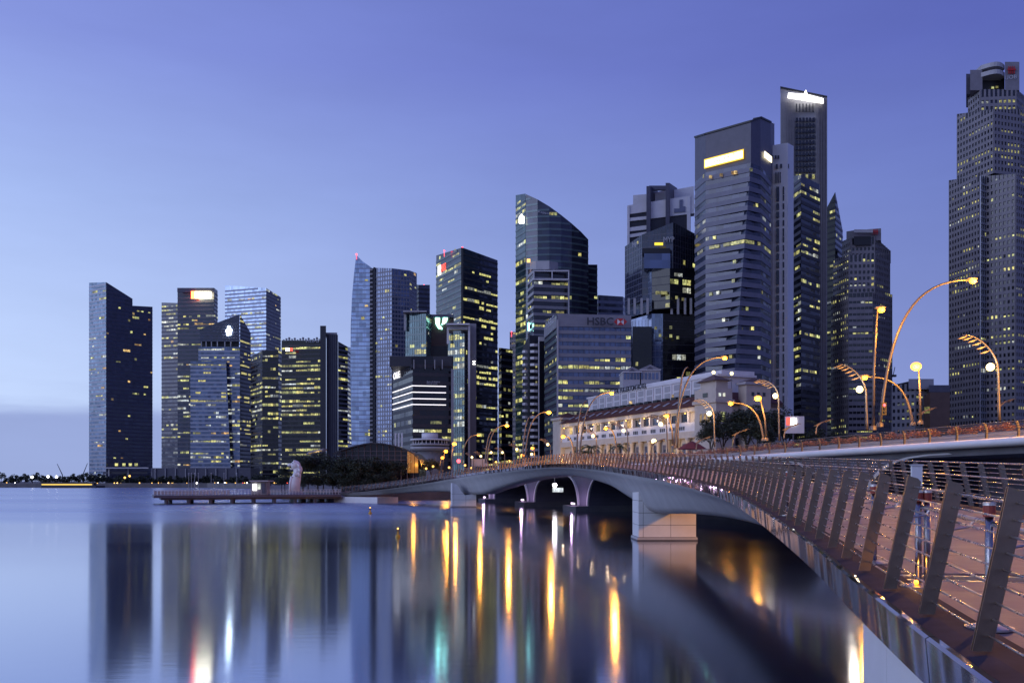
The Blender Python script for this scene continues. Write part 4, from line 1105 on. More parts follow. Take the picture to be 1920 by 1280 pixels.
while z + 2.2 < ZC - 1.0:
    m_ = MB(); c0, c1 = mk_corner(z), mk_corner(z + 2.2)
    def outer(cc, o=0.2):
        res = []
        for i in range(5):
            ns = []
            for (p_, q_) in ((cc[i-1], cc[i]), (cc[i], cc[i+1])):
                if i == 0 and p_ is cc[-1]: continue
                e_ = (Vector(q_) - Vector(p_)).normalized(); ns.append(Vector((e_[1], -e_[0])))
            b_ = sum(ns, Vector((0, 0))).normalized(); res.append(Vector(cc[i]) + b_ * o / max(0.4, b_.dot(ns[0])))
        return res
    o0, o1 = outer(c0), outer(c1)
    for i in range(4):
        vs = [(*c0[i], z), (*c0[i+1], z), (*o0[i+1], z), (*o0[i], z), (*c1[i], z + 2.2), (*c1[i+1], z + 2.2), (*o1[i+1], z + 2.2), (*o1[i], z + 2.2)]
        m_.add(vs, [(0, 1, 2, 3), (7, 6, 5, 4), (3, 2, 6, 7)] + ([(0, 3, 7, 4)] if i == 0 else []) + ([(2, 1, 5, 6)] if i == 3 else []))
    m_.build('floor_band', 'wall_mid', T.root)
    lit = {8: 0.75, 25: 0.75, 28: 0.25, 13: 0.12}.get(k, 0.05)
    cm = mk_corner(z + 3.2)
    for i in range(4):
        A_, B_ = Vector(cm[i]), Vector(cm[i+1]); L_ = (B_ - A_).length; u_ = (B_ - A_) / L_; n_ = Vector((u_[1], -u_[0])); nb = max(1, int(L_ / 1.7)); j = 0
        while j < nb:
            if rng.random() < lit * 0.5:
                run = rng.choice((1, 2, 3)) if lit > 0.2 else 1; e = min(nb, j + run); s_ = (j + e) / 2 * L_ / nb
                p = A_ + u_ * s_ + n_ * 0.06; inst('window', unit_box(rng.choice(('lit_yellow', 'lit_white', 'lit_yellow'))), T.root, (*p, z + 3.25), math.atan2(u_[1], u_[0]), ((e - j) * L_ / nb - 0.25, 0.06, 1.5)); j = e
            else: j += 1
        if i in (1, 2):
            pass
    z += fh; k += 1
loft([ZC, ZC + 1], 'crown_wall', 'wall_slate', tops=TOPS)
cm = mk_corner(ZC); A_, B_ = Vector(cm[1]), Vector(cm[2]); L_ = (B_ - A_).length; u_ = (B_ - A_) / L_; n_ = Vector((u_[1], -u_[0]))
def fpt(s, z, o=0.0): q = A_ + u_ * s + n_ * o; return Vector((q[0], q[1], z))
def sloped(s0, s1, za0, za1, zb0, zb1, o, material, name):
    m_ = MB(); m_.extrude([fpt(s0, za0, o), fpt(s1, zb0, o), fpt(s1, zb1, o), fpt(s0, za1, o)], (-n_[0]*0.25, -n_[1]*0.25, 0)); return m_.build(name, material, T.root)
sB = L_ * (1396 - 1323) / 85.0
sloped(-0.3, sB, PZ(317, 426), PZ(300, 426), PZ(299, 415), PZ(281, 415), 1.0, 'sign_gold_rim', 'sign_rim')
sloped(0.25, sB - 0.5, PZ(314.6, 426), PZ(302.6, 426), PZ(296.8, 415), PZ(283.6, 415), 1.15, 'sign_gold', 'sign_panel')
letters('Maybank', T.root, fpt(4.6, PZ(308.5, 422), 1.3), (u_[0], u_[1], 0.20), 1.6, 'letters_gold', width=11.0)
for i in (0, 1, 2, 3):
    A2, B2 = Vector(cm[i]), Vector(cm[i+1]); w_ = (B2 - A2).normalized(); o_ = Vector((w_[1], -w_[0]))
    m_ = MB(); m_.extrude([Vector((*(A2 + o_ * 0.5), TOPS[i])), Vector((*(B2 + o_ * 0.5), TOPS[i+1])), Vector((*(B2 + o_ * 0.5), TOPS[i+1] + 0.8)), Vector((*(A2 + o_ * 0.5), TOPS[i] + 0.8))], (-o_[0] * 4, -o_[1] * 4, 0)); m_.build('roof_edge', 'black_trim', T.root)
for (x_, d_) in ((1329, 423.6), (1349, 420.6), (1371, 417.2), (1376, 416.6), (1405, 412.2)): T.slab(x_, x_ + 6, 329 - (x_ - 1329) * 0.18, 335 - (x_ - 1329) * 0.18, d_ - 0.3, 0.25, 'lit_orange' if x_ < 1400 else 'lit_yellow', 'window')
A_, B_ = Vector(cm[3]), Vector(cm[4]); L_ = (B_ - A_).length; u_ = (B_ - A_) / L_; n_ = Vector((u_[1], -u_[0]))
sloped(L_ * 0.25, L_ * 0.95, PZ(298, 424), PZ(287, 424), PZ(304, 432), PZ(293, 432), 0.8, 'sign_gold', 'sign_panel')

# ---- white slab tower
T = Tower('bank_tower', 'slim white tower with paired dark windows beside the grey-striped tower', 1466, 450, 23)
T.chain_block([(1445, 452, 273), (1477, 448, 268), (1488, 462, 274)], back=24, core='paint_white', style=None)
zz = GZ + 8; d_ = 449.2
y_ = 352
rows_y = []
while y_ < 830: rows_y.append(y_); y_ += 15.6
for i, y_ in enumerate(rows_y):
    for x_ in (1453.5, 1465.5):
        T.slab(x_, x_ + 5.5, y_, y_ + (15 if i % 5 == 0 else 11), d_ + 1.4, 1.8, 'glass_dark', 'window')
for x_ in (1452, 1456, 1460): T.slab(x_, x_ + 2, 325, 344, d_ + 1.4, 1.8, 'glass_dark', 'window')
for x_ in (1452.5, 1460.5, 1473.5): T.slab(x_, x_ + 4, 310, 317, d_ + 1.4, 1.8, 'glass_dark', 'window')
T.slab(1444.5, 1447, 300, 907, 449, 1, 'wall_brown', 'edge_fin')
for x_ in (1446, 1452, 1457): T.slab(x_, x_ + 3.6, 292, 298, 449.0, 0.5, 'letters_dark', 'sign_letter')

# ---- dark tower right of it
T = Tower('office_tower', 'dark brown glass tower with scattered yellow floors right of the slim white tower', 1512, 500, 24)
st = dict(fh=4.0, bf=0.45, bd=0.25, bw=2.0, wall='wall_dark', lit=0.11, set='y', dark=0.5, runs=(2, 3, 4))
T.chain_block([(1488, 498, 330), (1502, 488, 328), (1537, 504, 346)], back=24, core='glass_dark', style=[dict(st, wall='wall_slate', lit=0.25), st])
letters('Hilton', T.root, P3(1510, 350, 489), (0.9, 0.42, -0.12), 2.2, 'wall_slate', width=7.5)

# ---- tallest slab with white sign
T = Tower('office_tower', 'tallest slab tower with a blazing white sign, grey ribs and central window grid', 1508, 600, 25)
p_, z_t, _ = T.chain_block([(1463.5, 604, 163), (1551, 598, 180)], back=26, core='wall_grey', style=None)
m_ = MB()
for x_ in list(range(1466, 1489, 3)) + list(range(1530, 1551, 3)): T.slab(x_, x_ + 1.2, 185, 907, 601 - (x_ - 1463) * 0.04, 0.9, 'wall_stone', 'rib')
m_.f or None
y_ = 222
while y_ < 332:
    for x_ in (1491, 1497.2, 1503.4, 1509.6, 1515.8, 1522):
        T.slab(x_, x_ + 4.4, y_, y_ + 7.0, 599.6, 1.2, 'lit_yellow' if (267 < y_ < 272 or y_ > 318) and (x_ * 7 % 3 < 2) else ('lit_white' if (x_ * 13 + y_) % 17 < 1 else 'glass_dark'), 'window')
    y_ += 10.6
for x_ in (1491, 1497.2, 1503.4, 1509.6, 1515.8, 1522): T.slab(x_, x_ + 2.4, 196, 210, 599.6, 1.2, 'wall_dark', 'louvre')
m_ = MB(); m_.extrude([P3(1477, 184, 598), P3(1543, 194.5, 596), P3(1543, 186, 596), P3(1512, 178, 597), P3(1478, 175.5, 598)], (0, -0.8, 0)); m_.build('sign_panel', 'sign_white', T.root)
m_ = MB(); m_.extrude([P3(1506, 179, 597), P3(1514, 180, 597), P3(1510, 170, 597)], (0, -0.9, 0)); m_.build('sign_emblem', 'sign_white', T.root)
m_ = MB(); m_.extrude([P3(1463, 165, 603), P3(1551, 182, 597), P3(1551, 180, 597), P3(1463, 162, 603)], (6.2, 20, 0)); m_.build('roof_edge', 'black_trim', T.root)
for x_, h_ in ((1508, 8), (1511, 6), (1489, 3), (1530, 3)): T.slab(x_, x_ + 0.7, 170 + (x_ - 1463) * 0.17 - h_, 172 + (x_ - 1463) * 0.17, 603, 0.4, 'wall_dark', 'mast')

# ---- dark wedge
T = Tower('office_tower', 'black wedge-topped glass tower rising to a point between two pale towers', 1565, 640, 26)
T.chain_block([(1551, 640, 388), (1566, 634, 360)], back=22, core='glass_black', style=dict(fh=4.2, bf=0.35, bd=0.2, bw=2.2, wall='wall_dark', lit=0.12, set='y'))
T.chain_block([(1566.2, 634, 360), (1580, 650, 432)], back=22, core='glass_deep', style=dict(fh=4.2, bf=0.4, bd=0.2, bw=2.4, wall='wall_slate', lit=0.02))

# ---- the two stepped stone towers
stn = dict(fh=4.05, bf=0.48, bd=0.45, bw=2.55, pw=1.15, pd=0.44, wall='wall_stone', lit=0.16, set='y', dark=0.5, runs=(1, 2, 3, 4))
T = Tower('stepped_tower', 'shorter stepped stone tower with small red mark, behind the tall lamp poles', 1615, 600, 27)
T.chain_block([(1559, 622, 556), (1591, 600, 550), (1636, 598, 548), (1672, 616, 552)], back=30, core='glass_dark', style=[stn, dict(stn, pw=0.3, bf=0.6, lit=0.1), stn])
T.chain_block([(1563, 626, 486), (1592, 606, 478), (1640, 604, 476), (1668, 620, 474)], back=26, z0=PZ(556, 610), core='glass_dark', style=stn)
T.chain_block([(1580, 624, 452), (1596, 612, 446), (1640, 610, 444), (1669, 622, 470)], back=20, z0=PZ(486, 610), core='glass_dark', style=stn)
T.chain_block([(1587, 620, 434), (1600, 612, 432), (1652, 610, 428)], back=16, z0=PZ(452, 612), core='wall_stone', style=None)
T.slab(1600, 1632, 444, 460, 609.5, 0.8, 'black_trim', 'recess'); T.slab(1599, 1634, 432, 438, 608, 2.4, 'wall_light', 'curved_beam')
for k in range(4): T.slab(1636 + k * 2.6, 1637.4 + k * 2.6, 430, 440, 609, 0.6, 'paint_red', 'sign_mark')
T.slab(1635, 1646, 434, 436, 608.6, 0.7, 'paint_red', 'sign_mark')

T = Tower('stepped_tower', 'very tall stepped stone tower with red mark at the right edge', 1850, 560, 28)
T.chain_block([(1780, 590, 338), (1838, 562, 330), (1849, 566, 330), (1904, 552, 326), (1980, 580, 330)], back=50, core='glass_dark', style=[stn, dict(stn, pw=0.2, bf=0.3, wall='band_steel'), stn, stn])
T.chain_block([(1795, 592, 214), (1863, 562, 205), (1912, 568, 205), (1960, 590, 210)], back=40, z0=PZ(338, 575), core='glass_dark', style=stn)
T.chain_block([(1816, 588, 170), (1838, 574, 168), (1905, 572, 168), (1920, 582, 180)], back=30, z0=PZ(214, 575), core='glass_dark', style=stn)
T.slab(1816, 1839, 134, 172, 576, 2, 'wall_stone', 'crown_pylon', 600); T.slab(1881, 1908, 119, 172, 574, 2, 'wall_stone', 'crown_pylon', 600)
T.slab(1838, 1882, 146, 172, 580, 1, 'black_trim', 'recess', 600)
for (y0, y1) in ((124, 132), (138, 146)):
    m_ = MB(); pr = [(PX(1838 + 44 * q, 575), 574 - 5 * math.sin(q * math.pi)) for q in [i / 8 for i in range(9)]] + [(PX(1882, 575), 580), (PX(1838, 575), 580)]
    m_.prism(pr, PZ(y1, 575), PZ(y0, 575)); m_.build('curved_beam', 'wall_light', T.root)
T.slab(1810, 1818, 140, 178, 584, 1, 'wall_slate', 'side_drum', 604)
for k in range(4): T.slab(1890 + k * 3.4, 1891.8 + k * 3.4, 125, 139, 571.6, 0.5, 'paint_red', 'sign_mark')
T.slab(1888, 1904, 130, 132.4, 571.2, 0.6, 'paint_red', 'sign_mark')
letters('UOB', T.root, P3(1884, 150, 571.6), (1, 0, 0.12), 2.5, 'letters_pale', width=7.6)
for a, b in ((1858, 163), (1866, 162)): T.slab(a, a + 5, b, b + 3.6, 578, 0.5, 'lit_yellow', 'window')

# ---- low pair between the stepped towers
T = Tower('office_block', 'low grey block with square windows between the two stepped towers', 1710, 520, 29)
T.chain_block([(1672, 524, 722), (1716, 516, 712), (1746, 520, 712)], back=24, core='glass_dark', style=dict(fh=4.0, bf=0.5, bd=0.3, bw=2.6, pw=1.2, pd=0.29, wall='wall_light', lit=0.12, ztop=PZ(720, 520)))
T.slab(1700, 1747, 711, 730, 517, 2.5, 'wall_light', 'crown', 530)
T = Tower('office_block', 'small dark brown block beside the tall stepped tower', 1757, 500, 30)
T.chain_block([(1733, 502, 742), (1744, 498, 735), (1781, 500, 735)], back=24, core='wall_brown', style=dict(fh=4.0, bf=0.0, bd=0.2, bw=4.0, wall='wall_brown', lit=0.12, runs=(1,)))
T.slab(1740, 1780, 722, 735, 510, 1, 'wall_slate', 'crown', 524)

for T in TOWERS: T.finish()
# ------------------------------------------------------------------ the long hotel
HR = Vector((PX(1310, 300), 300.0)); HL = Vector((PX(1056, 395), 395.0))
hu = (HL - HR).normalized(); hn = Vector((-hu[1], hu[0])); HLEN = (HL - HR).length
if hn[1] > 0: hn = -hn                                        # outward, toward the river
hot = thing('hotel', 'long cream classical hotel with colonnade, red tiled roof and white attic storeys', 'building', (HR[0], HR[1], GZ))
def hb(a0, a1, b0, b1, z0, z1, name, material, parent=hot):
    """hotel box: a along the river front from its right corner, b inward from the front"""
    m_ = MB(); m_.obox(HR, hu, -hn, a0, a1, b0, b1, z0, z1); return m_.build(name, material, parent)
hb(0, HLEN, 0.8, 26, GZ, 29.0, 'body', 'wall_cream')
hb(-1, HLEN + 1, -0.8, 0.79, 28.2, 29.6, 'eave', 'wall_cream')
hb(0, HLEN, -0.5, 0.78, 21.6, 24.6, 'parapet', 'wall_white')
hb(-0.4, HLEN, -1.0, 0.77, 19.4, 21.6, 'entablature', 'wall_cream')
# sloped tile roof
def hp(a, b, z): q = HR + hu * a - hn * b; return Vector((q[0], q[1], z))
m_ = MB(); m_.extrude([hp(-1.5, -1.4, 29.7), hp(-1.5, 7.0, 34.2), hp(-1.5, 18, 34.2), hp(-1.5, 18, 29.6)][::-1], Vector((hu[0], hu[1], 0)) * (HLEN + 3)); roof = m_.build('roof', 'roof_red', hot)
for k in range(16):
    a = 4 + k * (HLEN - 8) / 15
    m_ = MB(); m_.extrude([hp(a, 1.4, 31.4), hp(a, 3.6, 32.55), hp(a, 3.6, 32.75), hp(a, 1.4, 31.6)], Vector((hu[0], hu[1], 0)) * 1.5); m_.build('skylight', 'wall_light', roof)
    hb(a + 1.0, a + 4.2, 6.6, 8.2, 34.1, 35.0, 'vent_hood', 'black_trim')
# tile courses
for k in range(9):
    b_ = -1.2 + k * 0.9; zz = 29.75 + (b_ + 1.4) * 4.5 / 8.4
    hb(-1.5, HLEN + 1.5, b_, b_ + 0.14, zz, zz + 0.16, 'tile_course', 'roof_red', roof)
# attic storeys with panels
hb(2, HLEN * 0.93, 8.5, 24, 34.0, 40.2, 'attic', 'wall_white'); hb(1.0, HLEN * 0.94, 8.2, 24.2, 40.2, 41.0, 'attic_cornice', 'wall_white')
hb(2, HLEN * 0.80, 10.5, 24, 41.0, 42.4, 'attic', 'wall_white')
for k in range(14):
    a = 4 + k * (HLEN * 0.9 - 4) / 14
    hb(a, a + 0.7, 8.2, 8.5, 34.2, 40.1, 'pilaster', 'wall_white')
    hb(a + 1.3, a + 5.0, 8.38, 8.5, 35.0, 37.0, 'attic_panel', 'wall_light'); hb(a + 1.3, a + 5.0, 8.38, 8.5, 37.6, 39.6, 'attic_panel', 'wall_light')
for k in (1, 4, 9): hb(4 + k * 6.0, 6.2 + k * 6.0, 8.3, 8.45, 34.4, 36.4, 'window', 'lit_orange')
q = hp(HLEN * 0.70, 8.0, 40.45); letters('THE FULLERTON HOTEL', hot, q, (-hu[0], -hu[1], 0), 1.9, 'letters_dark', width=25.5, depth=0.3)
# warm lanterns added before the columns to light the hotel front
for k in range(6):
    a = 8 + k * (HLEN - 14) / 5; c = hp(a, -2.6, 9.5); m_ = MB(); m_.ball(c, 0.35); ln = m_.build('added_lantern', 'sign_amber', hot); m_ = MB(); m_.box(c.x - 0.06, c.x + 0.06, c.y - 0.06, c.y + 0.06, GZ, c.z - 0.3); m_.build('added_lantern_post', 'wall_slate', hot)
    point_light('added_lantern_light', hp(a, -3.6, 9.5), 2400, (1.0, 0.66, 0.34), hot, 0.3)
for k in range(8):  # added lamps that warm the storey under the eave
    a = 5 + k * (HLEN - 10) / 7; c = hp(a, -1.9, 27.6); m_ = MB(); m_.ball(c, 0.22, n=8, m=5); m_.build('added_eave_lamp', 'sign_amber', hot)
    point_light('added_eave_light', hp(a, -2.6, 26.8), 450, (1.0, 0.7, 0.4), hot, 0.3)
# storey under the eave: windows between posts, and the colonnade below
nb_ = 15
for k in range(nb_):
    a = 6 + k * (HLEN - 10) / nb_; w_ = (HLEN - 10) / nb_
    hb(a + 0.9, a + w_ - 0.9, 0.70, 0.85, 25.0, 27.6, 'window', ['glass_dark', 'glass_blue', 'lit_orange', 'glass_dark'][k * 7 % 4])
    hb(a - 0.35, a + 0.35, -0.25, 0.79, 24.6, 28.2, 'pilaster', 'wall_white')
    c = hp(a, -0.2, 0); m_ = MB(); m_.lathe([(1.0, GZ + 2.5), (1.0, GZ + 3.3), (0.78, GZ + 3.5), (0.70, 18.4), (0.95, 18.7), (0.95, 19.4)], (c.x, c.y, 0), 12); m_.build('column', 'wall_cream', hot, True)
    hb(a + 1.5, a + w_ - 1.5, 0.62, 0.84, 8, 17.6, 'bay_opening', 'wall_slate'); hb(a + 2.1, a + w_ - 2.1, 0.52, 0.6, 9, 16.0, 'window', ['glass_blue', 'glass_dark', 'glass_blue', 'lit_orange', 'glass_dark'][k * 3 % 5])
    for j in range(3): hb(a + 1.6 + j * 1.2, a + 2.3 + j * 1.2, -0.62, -0.5, 22.2, 23.4, 'vent', 'wall_dark')
hb(-0.5, HLEN, -1.4, 0.76, GZ, GZ + 2.5, 'plinth', 'wall_cream')
# right corner pavilion with its little roof
hb(-12, -0.02, -1.6, 4.6, GZ, 34.6, 'corner_pavilion', 'wall_cream'); hb(-12.6, 0.6, -2.2, 5.2, 30.0, 31.0, 'cornice', 'wall_cream'); hb(-12.5, 0.5, -2.1, 5.1, 19.6, 20.6, 'cornice', 'wall_cream')
hb(-10.4, -1.6, -0.4, 4.0, 34.6, 37.2, 'lantern', 'wall_cream')
m_ = MB(); b0 = [hp(-11.6, -1.6, 37.2), hp(-0.4, -1.6, 37.2), hp(-0.4, 5.2, 37.2), hp(-11.6, 5.2, 37.2)]; m_.add([*b0, hp(-6, 1.8, 39.6)], [(0, 1, 2, 3), (0, 4, 1), (1, 4, 2), (2, 4, 3), (3, 4, 0)]); m_.build('pavilion_roof', 'wall_brown', hot)
for j in range(3): hb(-8.8 + j * 2.2, -7.5 + j * 2.2, -1.75, -1.55, 24, 26.8, 'window', 'lit_orange')
hb(-7.4, -4.6, -1.75, -1.55, 8.5, 13.5, 'window', 'glass_blue'); hb(-7.4, -4.8, -1.75, -1.55, 32.0, 33.4, 'window', 'glass_dark')
def he(b0, b1, z0, z1, name, material, a=-12.15):                      # pieces on the street-side end wall
    m_ = MB(); m_.obox(HR, hu, -hn, a, a + 0.2, b0, b1, z0, z1); m_.build(name, material, hot)
he(0.2, 1.8, 24.0, 27.0, 'window', 'lit_yellow'); he(0.2, 1.8, 12.0, 15.0, 'window', 'glass_dark'); he(-0.6, 0.2, 32, 33, 'window', 'lit_white'); he(1.0, 1.8, 32, 33, 'window', 'lit_white')
# street-side wing between the two pavilions
hb(-9, 0.7, 4.62, 26, GZ, 29.4, 'wing', 'wall_cream'); hb(-9.8, 0.6, 5.22, 26.4, 29.4, 30.6, 'cornice', 'wall_brown')
m_ = MB(); m_.extrude([hp(-10.4, 5.3, 30.6), hp(-5, 5.3, 34.2), hp(2, 5.3, 34.2), hp(2, 5.3, 30.6)], Vector((-hn[0], -hn[1], 0)) * 21); m_.build('roof', 'roof_red', hot)
for j in range(5): he(5.6 + j * 2.4 + (4 if j > 1 else 0), 6.9 + j * 2.4 + (4 if j > 1 else 0), 22.5, 25.6, 'window', 'glass_dark', -9.15); he(5.6 + j * 2.4, 6.9 + j * 2.4, 15.5, 19.0, 'window', ['lit_orange', 'glass_dark'][j % 2], -9.15)
hb(-13.2, -9.02, 9.2, 18.8, GZ, 36.0, 'corner_pavilion', 'wall_cream'); hb(-13.8, -8.6, 8.4, 19.6, 36.0, 36.8, 'cornice', 'wall_light')
m_ = MB(); b0 = [hp(-13.8, 8.4, 36.8), hp(-8.6, 8.4, 36.8), hp(-8.6, 19.6, 36.8), hp(-13.8, 19.6, 36.8)]; m_.add([*b0, hp(-11, 14, 38.6)], [(0, 1, 2, 3), (0, 4, 1), (1, 4, 2), (2, 4, 3), (3, 4, 0)]); m_.build('pavilion_roof', 'wall_brown', hot)
for j in range(3): he(11.2 + j * 2.2, 12.2 + j * 2.2, 32.4, 33.6, 'window', 'glass_dark', -13.35)
he(12, 16, 20, 27, 'window', 'glass_dark', -13.35)
for px_, py_ in ((1338, 698), (1372, 700)):
    m_ = MB(); c = P3(px_, py_, 300); m_.ball(c, 0.6); f = m_.build('roof_floodlight', 'bulb_white', hot); m_ = MB(); m_.box(c.x - 0.1, c.x + 0.1, c.y + 0.3, c.y + 0.5, c.z - 5, c.z); m_.build('floodlight_post', 'wall_grey', hot)
# left end pavilion
hb(HLEN + 0.02, HLEN + 8, -1.2, 9, GZ, 31.5, 'corner_pavilion', 'wall_cream'); hb(HLEN - 0.8, HLEN + 8.8, -2.0, 9.6, 31.5, 32.5, 'cornice', 'wall_cream')
m_ = MB(); b0 = [hp(HLEN - 0.8, -2, 32.5), hp(HLEN + 8.8, -2, 32.5), hp(HLEN + 8.8, 9.6, 32.5), hp(HLEN - 0.8, 9.6, 32.5)]; m_.add([*b0, hp(HLEN + 4, 4, 35)], [(0, 1, 2, 3), (0, 4, 1), (1, 4, 2), (2, 4, 3), (3, 4, 0)]); m_.build('pavilion_roof', 'roof_red', hot)

# rooftop lantern house behind the hotel
lh = thing('gabled_pavilion', 'small white gabled glass pavilion rising behind the hotel roof', 'building', (PX(1200, 400), 400, 30))
d_ = 385
for (a, b, t, bt) in ((1168, 1202, 696, 716), (1200, 1238, 692, 716)):
    m_ = MB(); m_.box(PX(a, d_), PX(b, d_), d_, d_ + 12, PZ(735, d_), PZ(t + 2, d_)); m_.build('wall', 'wall_light', lh)
    for k in range(5): x0 = PX(a + 1.5 + (b - a - 3) * k / 5, d_); m_ = MB(); m_.box(x0, x0 + 1.0, d_ - 0.2, d_ - 0.02, PZ(711, d_), PZ(699, d_)); m_.build('window', 'glass_blue', lh)
    m_ = MB(); m_.box(PX(a - 1, d_), PX(b + 1, d_), d_ - 0.8, d_ + 13, PZ(t + 2, d_), PZ(t, d_)); m_.build('cornice', 'wall_white', lh)
    c = (a + b) / 2; m_ = MB(); m_.extrude([P3(a - 1, t, d_ - 0.8), P3(c, t - 9, d_ - 0.8), P3(b + 1, t, d_ - 0.8)], (0, 13, 0)); m_.build('roof_gable', 'wall_grey', lh)
    m_ = MB(); m_.extrude([P3(c - 6, t - 0.5, d_ - 1.0), P3(c, t - 5.5, d_ - 1.0), P3(c + 6, t - 0.5, d_ - 1.0)], (0, 0.15, 0)); m_.build('gable_window', 'wall_slate', lh)
m_ = MB(); m_.box(-0.5, 0.5, -0.5, 0.5, -0.5, 0.5)
inst('window', unit_box('lit_yellow'), lh, P3(1194, 682, 384), 0, (1.0, 0.2, 1.6))

# ------------------------------------------------------------------ street lamps
SOD = (1.0, 0.41, 0.05)
def arch_lamp(label, head, base, d, power=9000, straight=False, r=0.16, twin=None, bulb=0.42, mat_='bulb_sodium', group='arched sodium street lamps along the road bridge'):
    B = P3(base[0], base[1], d); H = P3(head[0], head[1], d)
    root = thing('street_lamp', label, 'street lamp', B, group)
    hgt = H.z - B.z; dx = H.x - B.x
    def pole(B_, H_, st):
        hh = H_.z - B_.z; dx_ = H_.x - B_.x
        if st: pts = [B_, B_ + Vector((dx_ * 0.2, 0, hh * 0.5)), H_]
        else: pts = bez(B_, B_ + Vector((dx_ * 0.10, 0, hh * 0.72)), B_ + Vector((dx_ * 0.38, 0, hh * 1.0)), H_, 16)
        n_ = len(pts); m_ = MB(); m_.tube(pts, [r * (1.0 - 0.5 * i / (n_ - 1)) for i in range(n_)], 8); m_.build('pole', 'lamp_metal', root, True)
    pole(B, H, straight)
    m_ = MB(); m_.lathe([(r * 2.0, 0), (r * 2.0, 0.25), (r * 1.3, 0.4)], (B.x, B.y, B.z), 10); m_.build('base', 'lamp_metal', root)
    sg = 1 if dx >= 0 else -1
    m_ = MB(); m_.ball(H + Vector((sg * 0.25, 0, 0.10)), 0.55, 0.3, 0.17); hs = m_.build('lamp_housing', 'lamp_metal', root, True)
    m_ = MB(); m_.ball(H + Vector((sg * 0.3, -0.1, -0.12)), bulb * 0.8, bulb * 0.7, bulb * 0.62); m_.build('bulb', mat_, hs, True)
    if twin:
        pole(P3(twin[0][0], twin[0][1], d + 0.8), P3(twin[1][0], twin[1][1], d + 0.8), False)
    if power: point_light('lamp_light', H + Vector((sg * 0.7, -1.6, -0.8)), power * 0.18, SOD, root, 0.4)
    return root
arch_lamp('great arched lamp curving far right to a glowing head, before the tall stepped tower', (1817, 525), (1650, 800), 82, 26000)
arch_lamp('tall straight lamp pole beside the great arched lamp', (1645, 579), (1637, 806), 81, 12000, True)
arch_lamp('short straight lamp with the brightest orange glow against the open sky', (1722, 685), (1726, 795), 98, 20000, True, bulb=0.75)
arch_lamp('arched lamp bending left toward the shorter stepped tower', (1626, 706), (1712, 797), 100, 9000)
arch_lamp('twin-poled arched lamp curving right in front of the hotel end', (1354, 670), (1264, 840), 122, 14000, twin=((1270, 840), (1290, 688)))
arch_lamp('straight lamp glowing above the dark trees right of the hotel', (1425, 745), (1437, 826), 118, 14000, True, bulb=0.6)
arch_lamp('arched lamp bending left over the dark trees right of the hotel', (1374, 755), (1432, 826), 119, 6000, bulb=0.4)
arch_lamp('lamp in front of the hotel colonnade beside the twin poles', (1254, 778), (1262, 838), 128, 7000, True)
arch_lamp('twin-poled arched lamp over the white attic at the hotel left', (1143, 736), (1086, 862), 152, 14000, twin=((1081, 862), (1100, 752)))
arch_lamp('lamp on a bent pole before the middle of the colonnade', (1139, 802), (1157, 860), 160, 8000)
arch_lamp('lamp on a bent pole before the left end of the colonnade', (1059, 817), (1077, 862), 172, 9000, bulb=0.55)
arch_lamp('twin-poled arched lamp in front of the balcony tower', (1026, 772), (984, 862), 182, 14000, twin=((980, 862), (1000, 778)), bulb=0.6)
arch_lamp('twin-poled arched lamp in front of the small dark block', (948, 797), (913, 868), 210, 14000, twin=((910, 868), (928, 806)), bulb=0.6)
arch_lamp('single arched lamp left of the twin-poled lamps', (895, 815), (866, 870), 226, 9000)
arch_lamp('highest of the three clustered lamps left of the single arched lamp', (850, 831), (846, 880), 248, 9000, True, bulb=0.8)
arch_lamp('middle one of the three clustered lamps beyond the bridge crest', (834, 845), (830, 884), 262, 7000, True, bulb=0.75)
arch_lamp('lowest of the three clustered lamps beyond the bridge crest', (828, 857), (824, 886), 272, 5000, True, bulb=0.7)
arch_lamp('small lamp close above the railing below the balcony tower', (982, 852), (984, 872), 205, 4000, True, bulb=0.5)
arch_lamp('small lamp just right of the balcony tower base', (1001, 839), (1003, 868), 200, 4000, True, bulb=0.5)
# row assumed to run past the right edge, added to light pier and deck
for d_ in (34, 58):
    p = e_at(d_) + EN * 4; B = Vector((p.x, p.y, ez(d_)))
    root = thing('street_lamp', 'assumed arched sodium lamp on the road bridge beyond the right edge', 'street lamp', B, 'arched sodium street lamps along the road bridge')
    H = B + Vector((3.0, 0, 10.5)); pts = bez(B, B + Vector((0.3, 0, 7.5)), B + Vector((1.0, 0, 10.5)), H)
    m_ = MB(); m_.tube(pts, [0.16 - 0.005 * i for i in range(len(pts))], 8); m_.build('pole', 'lamp_metal', root, True)
    m_ = MB(); m_.ball(H, 0.55, 0.3, 0.2); m_.build('lamp_housing', 'lamp_metal', root, True)
    m_ = MB(); m_.ball(H + Vector((0.1, 0, -0.2)), 0.34, 0.3, 0.26); m_.build('bulb', 'bulb_sodium', root, True)
    point_light('lamp_light', H + Vector((0.5, -1.3, -0.6)), (20000 if d_ < 40 else 56000), SOD, root, 0.4)

